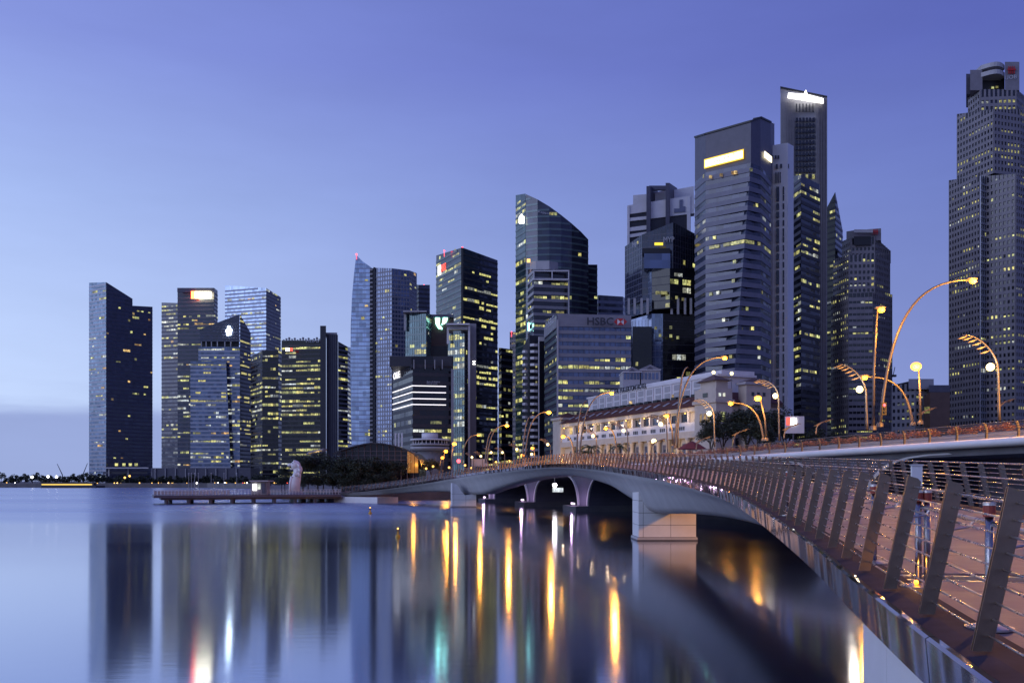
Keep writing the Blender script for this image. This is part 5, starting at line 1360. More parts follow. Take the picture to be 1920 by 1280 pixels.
# assumed near-bank promenade lamps behind the viewer, added to warm the posts and deck
for i, (x_, y_) in enumerate(((-7.5, -9.0), (9.5, -7.0))):
    B = Vector((x_, y_, 3.6)); root = thing('street_lamp', 'assumed sodium lamp on the near promenade, %s behind the viewpoint' % ('left' if i == 0 else 'right'), 'street lamp', B); H = B + Vector((1.2, 0.8, 5.2))
    m_ = MB(); pts = bez(B, B + Vector((0, 0, 4)), B + Vector((0.3, 0.2, 5.3)), H); m_.tube(pts, [0.09 - 0.003 * k for k in range(len(pts))], 8); m_.build('pole', 'lamp_metal', root, True)
    m_ = MB(); m_.ball(H, 0.4, 0.25, 0.12); m_.build('lamp_housing', 'lamp_metal', root, True); m_ = MB(); m_.ball(H + Vector((0.1, 0.05, -0.14)), 0.22, 0.2, 0.14); m_.build('bulb', 'bulb_sodium', root, True)
    point_light('lamp_light', H + Vector((0.1, 0.1, -0.4)), (1200, 600)[i], SOD, root, 0.2, 165)
mb = MB(); mb.box(-30, 1.6, -40, -1.2, -4, 3.6); structure(mb.build('promenade', 'paving'))
# finned white lamps
def fin_lamp(label, bulb, base, top, d, big=False, power=900, lit=True):
    B = P3(base[0], base[1], d); K = P3(bulb[0], bulb[1], d); Tp = P3(top[0], top[1], d)
    root = thing('finned_lamp', label, 'street lamp', B, 'finned silver street lamps')
    mid = P3((bulb[0] + base[0]) / 2 + (base[0] - bulb[0]) * 0.35, bulb[1] + 6, d)
    pts = [B.lerp(mid, i / 5) for i in range(5)] + bez(mid, mid + (mid - B) * 0.35, Tp + Vector(((mid.x - Tp.x) * 0.45, 0, 0.1)), Tp, 10)
    n_ = len(pts); rr = 0.11 if not big else 0.12
    m_ = MB(); m_.tube(pts, [rr * (1 - 0.65 * i / (n_ - 1)) for i in range(n_)], 7); m_.build('pole', 'lamp_metal', root, True)
    for k in range(6):
        p = pts[-1 - k * 1 - 1]; m_ = MB(); w_ = 0.42
        m_.extrude([p + Vector((-w_ * 2.0, 0, -0.30)), p + Vector((-w_, 0, -0.12)), p + Vector((0.05, 0, -0.02)), p + Vector((-w_, 0, -0.28))], (0, 0.18, 0)); m_.build('fin', 'lamp_metal', root)
    if lit:
        m_ = MB(); m_.ball(K, 0.34 if big else 0.30); m_.build('bulb', 'bulb_white', root, True)
        if power: point_light('lamp_light', K + Vector((-0.8, -0.8, 0)), power * 0.4, (1.0, 0.85, 0.6), root, 0.3)
    return root
fin_lamp('finned lamp in front of the tall stepped tower', (1857, 688), (1874, 788), (1806, 628), 76, True)
fin_lamp('finned lamp in front of the shorter stepped tower', (1612, 730), (1626, 806), (1572, 683), 88, True)
fin_lamp('finned lamp beside the lamps over the dark trees', (1454, 742), (1461, 826), (1420, 712), 112, True)
fin_lamp('finned lamp before the hotel corner pavilion', (1330, 775), (1340, 838), (1306, 748), 120, True)
fins = [((1239, 795), 1252, 'right of the hotel colonnade middle'), ((1169, 807), 1178, 'before the hotel colonnade middle'), ((1112, 817), 1119, 'before the hotel colonnade left third'), ((1027, 833), 1033, 'below the balcony tower'),
        ((969, 842), 975, 'below the distant stone-grey tower'), ((942, 848), 947, 'right of the small dark block base'), ((921, 848), 925, 'left of the small dark block base'), ((901.6, 855), 905, 'second from the left in the finned row'), ((885, 857), 888, 'leftmost in the finned row')]
for (b, bx, t_) in fins:
    d_ = min(250, 118 + (1250 - b[0]) * 0.32)
    fin_lamp('small finned lamp ' + t_, b, (bx, b[1] + 46 * 150 / d_), (b[0] - 16 * 150 / d_, b[1] - 14 * 150 / d_), d_, power=0)
for (x_, y_, t_) in ((1240, 836, 'nearest the hotel colonnade'), (1325, 832, 'beside the dark red parasol'), (1395, 818, 'left of the lamps over the dark trees'), (1490, 808, 'below the lit red sign'), (1550, 800, 'below the dark glass tower'), (1745, 778, 'below the low brown block'), (1893, 762, 'at the right edge')):
    d_ = d_edge(x_) + 30
    fin_lamp('unlit finned lamp tip showing over the railing, ' + t_, (x_ - 12, y_ - 4), (x_ - 20, y_ + 14), (x_ + 12, y_ - 14), d_, lit=False)

# globe lamps by the hotel, small lights of the quay
for (px_, py_, d_, r_, mt, t_) in ((1226, 827, 190, 0.55, 'bulb_white', 'globe lamp glowing between the colonnade columns'), (860, 864, 246, 0.5, 'beacon_red', 'red signal light beside the clustered lamps'), (997, 851, 230, 0.35, 'bulb_white', 'tiny globe lamp low behind the railing crest')):
    c = P3(px_, py_, d_); root = thing('globe_lamp', t_, 'lamp', (c.x, c.y, GZ))
    m_ = MB(); m_.ball(c, r_); m_.build('globe', mt, root, True); m_ = MB(); m_.tube([(c.x, c.y, GZ), c], 0.08, 6); m_.build('pole', 'lamp_metal', root)

# ------------------------------------------------------------------ signs and street things on the far bank
sg = thing('billboard', 'white roadside billboard with glowing red mark right of the dark trees', 'sign', (PX(1490, 240), 240, GZ))
m_ = MB(); m_.box(PX(1473, 240), PX(1508, 240), 240, 240.6, PZ(812, 240), PZ(780, 240)); m_.build('panel', 'wall_white', sg)
m_ = MB(); m_.box(PX(1482, 240), PX(1493, 240), 239.7, 239.95, PZ(796, 240), PZ(784, 240)); m_.build('lit_panel', 'sign_white', sg)
m_ = MB(); m_.box(PX(1474.5, 240), PX(1481.5, 240), 239.7, 239.95, PZ(796, 240), PZ(783, 240)); m_.build('lit_mark', 'sign_red', sg)
m_ = MB(); m_.box(PX(1487, 240), PX(1489, 240), 240.1, 240.5, GZ, PZ(812, 240)); m_.build('leg', 'wall_slate', sg)
tl = thing('traffic_light', 'red traffic light mounted on the great arched lamp pole', 'traffic light', P3(1658, 770, 80))
m_ = MB(); c = P3(1658, 766, 80); m_.box(c.x - 0.2, c.x + 0.2, c.y, c.y + 0.25, c.z - 0.55, c.z + 0.55); m_.build('housing', 'black_trim', tl)
for k in range(3): m_ = MB(); m_.ball(c + Vector((0, -0.03, 0.32 - k * 0.32)), 0.12, 0.08, 0.12); m_.build('lens', 'beacon_red' if k == 0 else 'black_trim', tl)
wb = thing('signboard', 'plain pale board behind the railing where the footbridge crests', 'sign', (PX(895, 235), 235, GZ))
m_ = MB(); m_.box(PX(884, 235), PX(914, 235), 235, 235.4, PZ(874, 235), PZ(860, 235)); m_.build('panel', 'wall_light', wb)
for x_ in (889, 909): m_ = MB(); m_.box(PX(x_, 235), PX(x_ + 1, 235), 235.05, 235.35, GZ, PZ(874, 235)); m_.build('leg', 'wall_grey', wb)
um = thing('parasol', 'dark red parasol beside the hotel corner', 'parasol', (PX(1298, 200), 200, GZ))
m_ = MB(); c = P3(1298, 838, 200); m_.lathe([(3.4, 0), (3.2, 0.15), (1.6, 1.2), (0.1, 1.8)], (c.x, c.y, c.z - 0.5), 8); m_.build('canopy', 'umbrella_red', um)
m_ = MB(); m_.tube([(c.x, c.y, GZ), c], 0.06, 6); m_.build('pole', 'lamp_metal', um)
sh = thing('floodlight', 'blazing white floodlight hanging under the road bridge arch', 'lamp', P3(1040, 905, 166))
m_ = MB(); c = P3(1040, 909, 166); m_.ball(c, 0.42, 0.3, 0.34); m_.build('lamp', 'shop_white', sh)
m_ = MB(); m_.tube([c + Vector((0, 0.1, 0.3)), Vector((c.x, c.y + 0.1, ez(166) - 1.0))], 0.05, 6); m_.build('hanger', 'wall_slate', sh)
m_ = MB(); m_.box(c.x - 0.4, c.x + 1.6, c.y + 0.5, c.y + 0.7, c.z - 1.3, c.z - 0.5); m_.build('lit_panel', 'lit_white', sh)
point_light('floodlight_glow', c + Vector((0, -0.5, -0.3)), 110, (1.0, 0.9, 1.0), sh, 0.4)
lt = thing('tent', 'small white tent glimpsed through the bridge arch', 'tent', P3(1128, 924, 200))
m_ = MB(); m_.extrude([P3(1116, 922, 170), P3(1127, 913, 170), P3(1136, 921, 170)], (0, 3, 0)); m_.build('canopy', 'wall_white', lt)

for k, (px_, py_) in enumerate(((799, 878), (812, 874), (842, 876), (872, 872), (884, 877), (900, 869), (930, 866), (955, 864))):
    c = P3(px_, py_, 245); root = thing('garden_lamp', 'tiny amber lamp low behind the far half of the footbridge railing', 'lamp', (c.x, c.y, GZ), 'tiny amber lamps behind the footbridge'); m_ = MB(); m_.ball(c, 0.3, n=8, m=5); m_.build('bulb', 'sign_amber', root); m_ = MB(); m_.tube([(c.x, c.y, GZ), c], 0.05, 5); m_.build('pole', 'wall_slate', root)
# round tower-top pavilion
rp = thing('round_pavilion', 'white round two-tier pavilion below the low black block', 'building', (PX(806, 400), 400, GZ))
cx_, cy_ = PX(806, 400), 400
def rl(prof, name, material): m_ = MB(); m_.lathe(prof, (cx_, cy_, 0), 28); m_.build(name, material, rp, True)
z = lambda y: PZ(y, 400)
rl([(5.5, GZ), (5.5, z(846))], 'shaft', 'wall_grey'); rl([(6.0, z(846)), (8.6, z(842)), (8.6, z(838)), (6.0, z(838))], 'lower_gallery', 'wall_light'); rl([(7.4, z(838)), (7.4, z(826))], 'window_ring', 'glass_dark')
rl([(7.6, z(836)), (8.7, z(835)), (8.7, z(832.5)), (7.6, z(832))], 'gallery', 'wall_light'); rl([(7.6, z(826)), (8.8, z(826)), (8.6, z(823)), (4.0, z(822))], 'roof_ring', 'wall_white'); rl([(3.6, z(823)), (3.6, z(812))], 'lift_house', 'wall_white')
for k in range(14):
    an = math.pi + math.pi * k / 13; m_ = MB(); m_.obox((cx_ + 7.6*math.cos(an), cy_ + 7.6*math.sin(an)), (1, 0), (0, 1), -0.15, 0.15, -0.15, 0.15, z(832), z(826)); m_.build('mullion', 'wall_white', rp)

# waterfront pavilion with a curved dark roof and lit glass end
wp = thing('waterfront_pavilion', 'dark glass pavilion with low curved roof and amber-lit end, behind the trees', 'building', (PX(705, 250), 250, GZ))
m_ = MB(); rim = [(624, 849), (640, 842), (660, 836), (682, 831), (698, 829), (716, 830), (738, 834), (758, 840), (774, 848), (786, 860), (790, 876)]
top = [P3(a, b, 250) for a, b in rim]; low = [P3(a, b + 2.5, 250) for a, b in rim]
m_.extrude(top + low[::-1], (0, 26, 0)); m_.build('roof', 'canopy_dark', wp)
m_ = MB(); wall = [P3(a, b + 3, 252) for a, b in rim[1:-1]]; m_.extrude([Vector((wall[0].x, 252, GZ))] + wall + [Vector((wall[-1].x, 252, GZ))], (0, 20, 0)); m_.build('glass_wall', 'glass_black', wp)
for k in range(13):
    px_ = 636 + k * 11.5; i = max(j for j in range(len(rim)) if rim[j][0] <= px_); t_ = (px_ - rim[i][0]) / (rim[i+1][0] - rim[i][0]); yy = rim[i][1] + t_ * (rim[i+1][1] - rim[i][1])
    m_ = MB(); m_.box(PX(px_, 251), PX(px_, 251) + 0.16, 251.4, 251.9, GZ, PZ(yy + 3.2, 251.5)); m_.build('mullion', 'wall_slate', wp)
for k in range(4):
    m_ = MB(); m_.box(PX(640 + k * 4, 251), PX(775 - k * 2, 251), 251.3, 251.39, PZ(846 + k * 8, 251), PZ(845 + k * 8, 251)); m_.build('transom', 'wall_slate', wp)
for k, (a, b) in enumerate(((764, 846), (771, 849), (778, 855))):
    m_ = MB(); m_.box(PX(a, 250.5), PX(a + 6, 250.5), 250.2, 250.6, PZ(886, 250.5), PZ(b, 250.5)); m_.build('lit_glass', 'amber_glass', wp)
rng = random.Random(3)
for k in range(26):
    a, b = rng.uniform(762, 772), rng.uniform(850, 884); inst('lamp', unit_box('lit_orange'), wp, P3(a, b, 250), 0, (0.14, 0.1, 0.14))
point_light('interior_light', P3(775, 870, 246), 700, SOD, wp, 0.5)

# ------------------------------------------------------------------ viewing pier
pr_ = thing('viewing_pier', 'low timber viewing pier on dark piles with a pale railing', 'pier', (PX(460, 200), 200, 0))
A_ = Vector((PX(288, 196), 196)); B_ = Vector((PX(640, 212), 212)); pu = (B_ - A_).normalized(); pw_ = Vector((-pu[1], pu[0])); PLEN = (B_ - A_).length
def pb(a0, a1, b0, b1, z0, z1, name, material): m_ = MB(); m_.obox(A_, pu, pw_, a0, a1, b0, b1, z0, z1); return m_.build(name, material, pr_)
zd = PZ(928, 200)
pb(0, PLEN, 0, 12, zd - 0.55, zd, 'deck', 'wall_slate'); pb(1.5, PLEN, 0.6, 11.5, zd - 1.0, zd - 0.55, 'beam', 'wall_dark')
for k in range(8):
    for b_ in (0.8, 9.5):
        c = A_ + pu * (2.6 + k * 4.6 + (b_ > 5) * 1.2) + pw_ * b_; m_ = MB(); m_.tube([(c[0], c[1], -3), (c[0], c[1], zd - 1.0)], 0.42, 10); m_.build('pile', 'concrete_dark', pr_)
for k in range(5): pb(PLEN - 10 + k * 2.2, PLEN - 9 + k * 2.2, 7.5, 12.5, -2, 1.1 + k * 0.1, 'rock_step', 'concrete_dark')
for k in range(58): pb(0.05 + k * PLEN / 58, 0.10 + k * PLEN / 58, 0.10, 0.2, zd, zd + 1.15, 'railing_post', 'paint_white')
for k in range(22): pb(0.12 + k * 0.72, 0.66 + k * 0.72, 0.13, 0.17, zd + 0.12, zd + 1.0, 'railing_panel', 'wall_light')
for z_ in (1.15, 0.8, 0.5): pb(0, PLEN, 0.08, 0.22, zd + z_ - 0.03, zd + z_ + 0.03, 'rail', 'paint_white')
kb = thing('ticket_kiosk', 'small lit kiosk standing on the viewing pier', 'kiosk', P3(484, 928, 204))
def kbx(a, b, t, bt, d0, d1, name, material): m_ = MB(); m_.box(PX(a, d0), PX(b, d0), d0, d1, PZ(bt, d0), PZ(t, d0)); return m_.build(name, material, kb)
kbx(470, 500, 902, 927, 205, 208, 'wall', 'wall_grey'); kbx(467, 503, 900, 902.5, 204.2, 209, 'roof', 'wall_light'); kbx(474, 481, 907, 919, 204.8, 204.95, 'window', 'sign_white'); kbx(483, 488, 906, 917, 204.8, 204.95, 'window', 'lit_white'); kbx(491, 497, 905, 924, 204.8, 204.95, 'door', 'wall_slate')

# statue: a seated lion in white stone
st_ = thing('statue', 'white stone lion statue on a plinth behind the pier railing', 'statue', P3(554, 928, 214))
k_ = 214 / FPX
def sp(px_, py_, dy=0): v = P3(px_, py_, 214); v.y += dy; return v
m_ = MB()
m_.tube([sp(553, 924), sp(553, 908), sp(554.5, 898), sp(557, 890), sp(558, 882), sp(558, 874)], [9.5*k_, 9.8*k_, 9.6*k_, 7.6*k_, 6.8*k_, 6.5*k_], 16)
body = m_.build('body', 'statue_stone', st_, True)
m_ = MB(); m_.ball(sp(554.5, 872), 9.0*k_, 8.5*k_, 9.0*k_, 16, 10); m_.ball(sp(558, 880, 0.2), 8.6*k_, 8.4*k_, 10*k_, 16, 10); m_.ball(sp(544.4, 871.6), 5.6*k_, 4.4*k_, 3.2*k_, 12, 8); m_.ball(sp(547.0, 878.6), 3.6*k_, 3.4*k_, 1.9*k_, 10, 7)
for dy in (-0.75, 0.75): m_.ball(sp(553, 864.5, dy), 2.0*k_, 1.4*k_, 2.4*k_, 8, 6)
hd_ = m_.build('head', 'statue_stone', st_, True, kind='stuff')
m_ = MB(); m_.ball(sp(544.6, 875.6, -0.15), 2.6*k_, 3.4*k_, 1.1*k_, 8, 6); m_.build('mouth', 'wall_dark', hd_)
for (px_, py_, s_) in ((563, 876, 1), (564.5, 884, 1), (563, 892, 1.1), (556, 891, 1.0), (559, 890, 1.1)):
    m_ = MB(); m_.tube([sp(px_ - 2, py_ - 6, -0.9), sp(px_, py_ - 1, -1.1), sp(px_ + 1.2, py_ + 3.5, -0.9)], [2.6*k_*s_, 2.2*k_*s_, 0.3*k_], 8); m_.build('mane_lock', 'statue_stone', st_, True)
for dy in (-0.8, 0.6): m_ = MB(); m_.tube([sp(549, 893, dy), sp(546, 905, dy), sp(545.5, 917, dy), sp(543.5, 919, dy)], [3.2*k_, 2.6*k_, 2.4*k_, 2.2*k_], 8); m_.build('front_leg', 'statue_stone', st_, True)
m_ = MB(); m_.ball(sp(550.5, 868.5, -0.95), 0.9*k_, 0.5*k_, 0.8*k_, 8, 6); m_.build('eye', 'wall_slate', hd_)
m_ = MB(); c = sp(554, 930); m_.lathe([(2.6, 0), (2.6, 0.5), (1.9, 0.7), (1.6, 1.3)], (c.x, c.y, c.z), 16); m_.build('plinth', 'wall_grey', st_)

# ------------------------------------------------------------------ small craft and marks on the water
def buoy(label, px_, py_, s_):
    d_ = EYE * FPX / (py_ - HOR); c = Vector((PX(px_, d_), d_, 0)); root = thing('buoy', label, 'buoy', c)
    m_ = MB(); m_.lathe([(0.3*s_, -0.3), (0.36*s_, 0.1*s_), (0.30*s_, 0.35*s_), (0.14*s_, 0.45*s_), (0.12*s_, 0.95*s_)], (c.x, c.y, 0), 12); m_.build('float', 'buoy_yellow', root, True)
    m_ = MB(); m_.lathe([(0.22*s_, 0.95*s_), (0.22*s_, 1.1*s_), (0.05*s_, 1.2*s_)], (c.x, c.y, 0), 10); m_.build('cage', 'wall_dark', root)
    m_ = MB(); m_.ball((c.x, c.y, 1.3*s_), 0.14*s_); m_.build('light', 'sign_amber', root)
buoy('small yellow buoy nearer the bridge shadow with a glowing top', 746, 1007, 0.62); buoy('small yellow buoy farther out toward the low end of the footbridge', 694, 963, 0.75)
bt = thing('light_trail_boat', 'long low boat added in place of a yellow light trail by the far left shore', 'boat', (PX(136, 628), 628, 0))  # made-up hull carrying the yellow light trail of a passing boat
m_ = MB(); x0, x1 = PX(76, 628), PX(197, 628); m_.prism([(x0, 628), (x0 + 2, 625), (x1 - 5, 625), (x1, 628), (x1 - 5, 631), (x0 + 2, 631)], -0.5, 1.5); m_.build('hull', 'wall_dark', bt)
m_ = MB(); m_.box(x0 + 1.5, x1 - 7, 625.8, 630.2, 1.5, 3.4); m_.build('cabin', 'wall_slate', bt); m_ = MB(); m_.box(x0 + 1, x1 - 6, 625.4, 630.6, 3.4, 3.7); m_.build('roof', 'wall_brown', bt)
for k in range(20): m_ = MB(); xx = x0 + 2 + k * (x1 - x0 - 10) / 20; m_.box(xx, xx + 1.75, 625.5, 625.75, 1.9, 2.7); m_.build('window', 'boat_trail_light', bt)  # glowing panes stand for the trail, not for real cabin windows

# ------------------------------------------------------------------ barrier posts on the footbridge deck
def barrier(label, px_, py_, twin=False, sign=False, light=False):
    d_ = 10.0
    for _ in range(30):
        zdk = jat(s_of_depth(d_))[0].z - 0.01; d_ = max(3, (EYE - zdk) * FPX / (py_ - HOR))
    c = Vector((PX(px_, d_), d_, zdk)); root = thing('barrier_post', label, 'barrier', c, 'steel barrier posts on the footbridge')
    m_ = MB(); m_.lathe([(0.20, 0), (0.20, 0.02), (0.14, 0.035), (0.05, 0.05)], tuple(c), 20); m_.build('base_plate', 'steel', root)
    for k in range(2 if twin else 1):
        x_ = c.x + k * 0.1; m_ = MB(); m_.tube([(x_, c.y, c.z + 0.03), (x_, c.y, c.z + 1.02)], 0.036, 10); tb = m_.build('tube', 'steel_dark', root, True)
        m_ = MB(); m_.lathe([(0.056, 1.09), (0.056, 1.115), (0.04, 1.12)], (x_, c.y, c.z), 12); m_.build('cap', 'steel', tb); m_ = MB(); m_.lathe([(0.052, 0.99), (0.052, 1.088)], (x_, c.y, c.z), 12); m_.build('red_band', 'rust_red', tb)
    if twin:
        x_ = c.x + 0.2; link = MB()
        for k in range(13):
            zz = c.z + 0.95 - k * 0.036; off = 0.006 if k % 2 else 0
            pts = [(x_ + (0.010 * math.cos(a) if not k % 2 else 0), c.y + (0.010 * math.cos(a) if k % 2 else 0), zz + 0.021 * math.sin(a)) for a in [2 * math.pi * q / 8 for q in range(9)]]
            l_ = MB(); l_.tube(pts, 0.0035, 5, False); l_.build('chain_link', 'steel', root)
    if sign:
        m_ = MB(); m_.box(c.x - 0.05, c.x + 0.075, c.y + 0.06, c.y + 0.09, c.z + 1.17, c.z + 1.40); m_.build('notice', 'paint_white', root); m_ = MB(); m_.box(c.x - 0.06, c.x + 0.085, c.y + 0.05, c.y + 0.10, c.z + 1.40, c.z + 1.42); m_.build('notice_cap', 'steel', root)
        m_ = MB(); m_.tube([(c.x + 0.012, c.y + 0.075, c.z + 1.1), (c.x + 0.012, c.y + 0.075, c.z + 1.17)], 0.012, 6); m_.build('notice_stem', 'steel', root)
    if light:
        m_ = MB(); m_.ball((c.x - 0.07, c.y - 0.10, c.z + 0.065), 0.028); m_.build('marker_lamp', 'bulb_sodium', root); point_light('marker_light', (c.x - 0.07, c.y - 0.14, c.z + 0.12), 3.0, SOD, root, 0.03)
barrier('twin-tube barrier post with hanging chain and a white notice on the footbridge', 1722, 1100, True, True, True)
barrier('barrier post with red band nearest the camera at the right', 1855, 1178)
barrier('barrier post seen between the paired railing posts', 1639, 1056)
barrier('farthest barrier post down the footbridge', 1477, 966)

# ------------------------------------------------------------------ trees and planting
def leaf_cloud(n, R_, Rz, leaf, seed, clumps=14):
    rng = random.Random(seed); mb_ = MB(); cs = []
    for k in range(clumps):
        th = rng.uniform(0, 2*math.pi); ph = math.acos(rng.uniform(-0.75, 1)); q = rng.uniform(0.45, 0.95)
        cs.append((R_*q*math.sin(ph)*math.cos(th), R_*q*math.sin(ph)*math.sin(th), Rz*q*math.cos(ph), R_*rng.uniform(0.22, 0.42)))
    for k in range(n):
        c = rng.choice(cs); v = Vector((rng.gauss(0, 1), rng.gauss(0, 1), rng.gauss(0, 1))).normalized() * c[3] * rng.uniform(0.5, 1.08)
        p = Vector((c[0], c[1], c[2])) + v * 1.0
        a = Vector((rng.gauss(0, 1), rng.gauss(0, 1), rng.gauss(0, 0.6))).normalized(); b = a.cross(Vector((rng.gauss(0, 1), rng.gauss(0, 1), rng.gauss(0, 1)))).normalized()
        s = leaf * rng.uniform(0.6, 1.3); mb_.add([p - a*s, p - b*s*0.5, p + a*s, p + b*s*0.5], [(0, 1, 2, 3)])
    return mb_
CROWN = [mesh_of(leaf_cloud(5200, 1.0, 0.8, 0.055, 40 + i, 22), 'crown', 'leaf_dark') for i in range(3)]
CROWN_FAR = [mesh_of(leaf_cloud(900, 1.0, 0.72, 0.11, 60 + i, 12), 'crown', 'leaf_dark') for i in range(3)]
def trunk_mb(h):
    m_ = MB(); m_.tube([(0, 0, 0), (0.1, 0, h * 0.4), (0, 0.1, h * 0.75)], [0.28, 0.2, 0.12], 7)
    for k in range(5):
        an = k * 1.256; m_.tube([(0.05, 0.05, h * (0.45 + 0.05 * k)), (math.cos(an) * h * 0.16, math.sin(an) * h * 0.16, h * 0.72), (math.cos(an) * h * 0.26, math.sin(an) * h * 0.26, h * 0.9)], [0.12, 0.08, 0.03], 5)
    return m_
TRUNK = mesh_of(trunk_mb(1.0 * 10), 'trunk', 'bark')
tc_ = [0]
def tree(label, px_, top, half, d, group, far=False):
    """crown top at photo row `top`, half-width in photo pixels"""
    r = half * d / FPX; zt = PZ(top, d); rz = r * 0.8
    base = Vector((PX(px_, d), d, GZ)); root = thing('tree', label, 'tree', base, group); tc_[0] += 1
    hc = max(zt - rz * 0.86, GZ + r * 0.5)
    t_ = inst('trunk', TRUNK, root, base, tc_[0] * 1.7, (max(0.3, r / 5),) * 2 + (max(0.05, (hc - GZ) / 8.0),))
    cr_ = (CROWN_FAR if far else CROWN)[tc_[0] % 3]
    inst('crown', cr_, root, (base.x, base.y, hc), tc_[0] * 2.3, (r, r, rz))
g1 = 'dark trees along the waterfront left of the footbridge'
for (px_, top, half, d, t_) in ((568, 852, 28, 236, 'dark tree right behind the lion statue'), (596, 846, 32, 240, 'tall dark tree midway between statue and pavilion'), (624, 854, 30, 236, 'dark tree at the left end of the curved pavilion roof'), (652, 853, 33, 232, 'dark tree before the left half of the curved pavilion'),
                                (682, 857, 34, 232, 'dark tree before the middle of the curved pavilion'), (712, 856, 34, 233, 'dark tree before the right half of the curved pavilion'), (740, 860, 28, 234, 'dark tree next to the amber-lit pavilion end'), (808, 858, 20, 252, 'round dark tree between pavilion and clustered lamps'), (534, 874, 16, 250, 'small dark tree just left of the lion statue')):
    tree(t_, px_, top, half, d, g1)
g4 = 'dark waterfront shrubs'
for (px_, top, half, d, t_) in ((578, 884, 24, 230, 'low dark shrub just right of the lion statue'), (606, 880, 26, 232, 'low dark shrub midway between statue and footbridge end'), (634, 884, 24, 230, 'low dark shrub above the low end of the footbridge'), (662, 884, 24, 229, 'low dark shrub before the left half of the pavilion'), (694, 884, 24, 229, 'low dark shrub before the pavilion middle'), (726, 882, 24, 230, 'low dark shrub before the right half of the pavilion'), (528, 893, 14, 240, 'small dark shrub left of the lion statue')):
    tree(t_, px_, top, half, d, g4)
g2 = 'dark trees right of the hotel'
for (px_, top, half, d, t_) in ((1356, 770, 42, 262, 'dark tree covering the hotel right corner'), (1398, 758, 50, 268, 'broad dark tree between hotel and slim white tower'), (1442, 764, 46, 264, 'dark tree under the straight lamp glow'), (1474, 780, 38, 266, 'dark tree beside the white billboard'), (1332, 790, 30, 258, 'dark tree left of the others at the hotel end'), (1420, 786, 40, 256, 'lower dark tree in front of the broad one'), (1530, 800, 34, 262, 'low dark tree right of the billboard'), (1572, 806, 30, 268, 'low dark tree below the black wedge tower')):
    tree(t_, px_, top, half, d, g2)
g3 = 'far treeline'
rng = random.Random(12)
x_ = -14
while x_ < 560:
    hh = rng.uniform(11, 17); top = rng.uniform(884, 892) if x_ < 200 else rng.uniform(889, 896)
    tree('dark tree in the continuous far shore treeline below the left towers', x_, top, hh, rng.uniform(705, 760), g3, True); x_ += hh * 1.15
# lower hedge mass in front of the treeline
mb = leaf_cloud(6000, 1.0, 0.5, 0.02, 99, 40)
# hotel garden palms
def palm(label, px_, py_, d):
    c = P3(px_, py_, d); root = thing('palm_tree', label, 'tree', (c.x, c.y, GZ)); m_ = MB(); m_.tube([(c.x, c.y, GZ), (c.x + 0.1, c.y, c.z)], [0.22, 0.16], 8); m_.build('trunk', 'bark', root)
    rng = random.Random(px_)
    for k in range(13):
        an = k * 2 * math.pi / 13 + rng.uniform(-0.2, 0.2); L = rng.uniform(2.2, 3.0); el = rng.uniform(0.1, 0.9); m_ = MB(); pts = []
        for i in range(7):
            q = i / 6; pts.append(Vector((c.x + math.cos(an) * L * q, c.y + math.sin(an) * L * q, c.z + el * L * q * 0.9 - L * q * q * 0.75)))
        sd = Vector((-math.sin(an), math.cos(an), 0))
        for i in range(6):
            for j in range(3):
                p = pts[i].lerp(pts[i+1], j / 3)
                for sg in (-1, 1): m_.add([p, p + sd * sg * 0.5 * (1 - i / 8) + Vector((0, 0, -0.22)), p + (pts[i+1] - pts[i]) * 0.35], [(0, 1, 2)])
        m_.tube(pts, 0.02, 4); m_.build('frond', 'leaf_palm', root, kind='stuff')
for i, (px_, py_, t_) in enumerate(((1108, 838, 'palm before the left columns of the hotel'), (1162, 836, 'lamp-lit palm before the middle columns of the hotel'), (1096, 848, 'low palm behind the railing crest at the hotel left'))): palm(t_, px_, py_, 205)
# flower planters along the road bridge
PLN = mesh_of(leaf_cloud(900, 1.0, 0.55, 0.075, 7, 16), 'flowers', 'flower_red'); PLB = MB(); PLB.box(-1, 1, -0.4, 0.4, -0.5, -0.1); PLBm = mesh_of(PLB, 'trough', 'wall_light')
dd = 54.0; k = 0
while dd < 128:
    p = e_at(dd) + EN * 2.3; p.z = ez(dd) + 0.85; root = thing('flower_planter', 'trough of orange-red flowers behind the road bridge railing', 'planter', (p.x, p.y, ez(dd)), 'flower troughs along the road bridge')
    inst('trough', PLBm, root, p - Vector((0, 0, 0.15)), math.atan2(EU.y, EU.x), (1.7, 1, 1.1)); inst('flowers', PLN, root, p + Vector((0, 0, 0.05)), math.atan2(EU.y, EU.x) + math.pi * (k % 2), (1.95, 0.75, 0.62)); dd += 3.7; k += 1

# far shore lights, flagpoles, cranes
rng = random.Random(21)
for k in range(46):
    px_ = rng.uniform(0, 540); py_ = rng.choice((906, 907, 908, 909, 905)) ; mt = rng.choice(('bulb_white', 'sign_amber', 'sign_amber', 'lit_orange', 'sign_red', 'beacon_white'))
    if px_ < 200 and mt != 'beacon_white' and rng.random() < 0.5: continue
    c = P3(px_, py_, 640 if px_ > 60 else 668); c.z = max(c.z, GZ + 1.3)
    if not any(False for _ in ()):
        root = thing('shore_lamp', 'tiny lamp among the row of lights along the far left shore', 'lamp', (c.x, c.y, GZ), 'tiny shore lamps'); m_ = MB(); m_.ball(c, rng.uniform(0.25, 0.55), n=6, m=4); m_.build('bulb', 'sign_amber' if mt == 'bulb_white' else mt, root); m_ = MB(); m_.tube([(c.x, c.y, GZ), c], 0.06, 4); m_.build('pole', 'wall_slate', root)
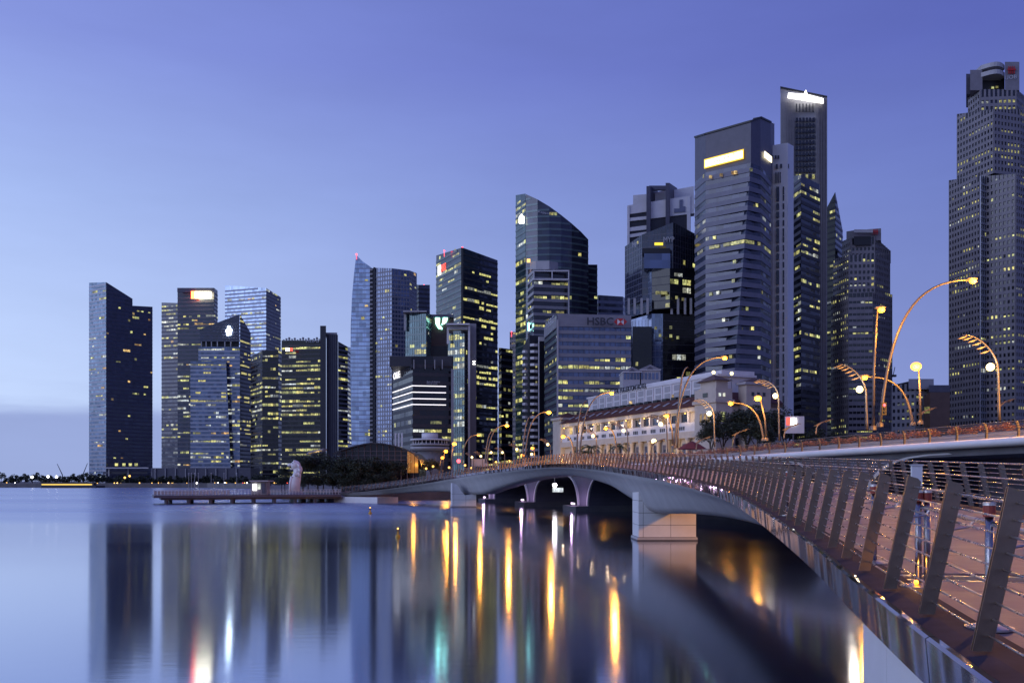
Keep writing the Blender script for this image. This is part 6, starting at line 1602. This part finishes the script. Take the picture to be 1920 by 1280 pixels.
for (px_, py_, t_) in ((60, 894, 'left of the far boat middle'), (106, 893.5, 'above the far boat, brightest'), (90, 893, 'above the far boat')):
    c = P3(px_, py_, 690); root = thing('shore_floodlight', 'white floodlight at treetop height on the far shore, ' + t_, 'lamp', (c.x, c.y, GZ)); m_ = MB(); m_.ball(c, 0.9); m_.build('lamp', 'beacon_white', root); m_ = MB(); m_.tube([(c.x, c.y, GZ), c], 0.15, 5); m_.build('mast', 'wall_slate', root)
for (px_, py_) in ((234, 895), (243, 892)):
    c = P3(px_, py_, 690); root = thing('shore_lamp', 'orange lamp below the leftmost tower', 'lamp', (c.x, c.y, GZ), 'orange lamps below the leftmost tower'); m_ = MB(); m_.ball(c, 0.8); m_.build('bulb', 'sign_amber', root); m_ = MB(); m_.tube([(c.x, c.y, GZ), c], 0.12, 5); m_.build('pole', 'wall_slate', root)
for k, px_ in enumerate((354, 359, 365, 372, 396, 420, 444)):
    c0, c1 = P3(px_, 908, 300), P3(px_, 887, 300); c0.z = 1.0; root = thing('flagpole', 'thin flagpole in the row behind the viewing pier', 'flagpole', (c0.x, c0.y, 0), 'flagpoles behind the pier')
    m_ = MB(); m_.tube([(c0.x, c0.y, -1), (c0.x, c0.y, c1.z)], 0.09, 6); m_.build('pole', 'wall_light', root); m_ = MB(); m_.ball((c0.x, c0.y, c1.z), 0.16); m_.build('finial', 'wall_white', root)
for (b, t, t_) in (((117, 890), (107, 869), 'left'), ((156, 888), (164, 868), 'right')):
    B, Tp = P3(*b, 900), P3(*t, 900); root = thing('crane', 'thin distant crane jib, the %s one left of the leftmost tower' % t_, 'crane', (B.x, B.y, GZ)); m_ = MB()
    m_.tube([(B.x, B.y, GZ), B], 0.5, 5); m_.build('mast', 'wall_slate', root); m_ = MB(); m_.tube([B, Tp], [0.5, 0.25], 5); m_.build('jib', 'wall_slate', root)
cr = thing('rooftop_crane', 'small window-cleaning cradle beside the shorter stepped tower', 'crane', P3(1672, 706, 590)); m_ = MB(); m_.box(PX(1674, 590), PX(1681, 590), 590, 592, PZ(706, 590), PZ(702, 590)); m_.build('cradle', 'wall_dark', cr); m_ = MB(); m_.tube([P3(1675, 702, 591), P3(1678, 688, 591)], 0.25, 5); m_.build('cable_arm', 'wall_dark', cr)

# low promenade buildings behind the pier, left of the towers' feet
lb = thing('promenade_building', 'low long grey building between the leftmost towers, behind the treeline', 'building', (PX(320, 800), 800, GZ))
m_ = MB(); m_.box(PX(284, 800), PX(470, 800), 800, 830, GZ, PZ(877, 800)); m_.build('wall', 'wall_slate', lb)
for k in range(9): m_ = MB(); xx = PX(290 + k * 19, 799); m_.box(xx, xx + 0.7, 799, 799.9, GZ, PZ(878, 799)); m_.build('column', 'wall_light', lb)
lv = thing('lit_canopy', 'small canopy with bright amber lights left of the curved pavilion', 'canopy', P3(592, 850, 300)); m_ = MB(); m_.extrude([P3(573, 852, 300), P3(604, 845, 300), P3(607, 840, 300), P3(578, 846, 300)], (0, 6, 0)); m_.build('roof', 'wall_light', lv)
for k in range(5): inst('lamp', unit_box('lit_orange'), lv, P3(581 + k * 5, 849.5 - k * 1.2, 299.5), 0, (0.9, 0.2, 0.35))
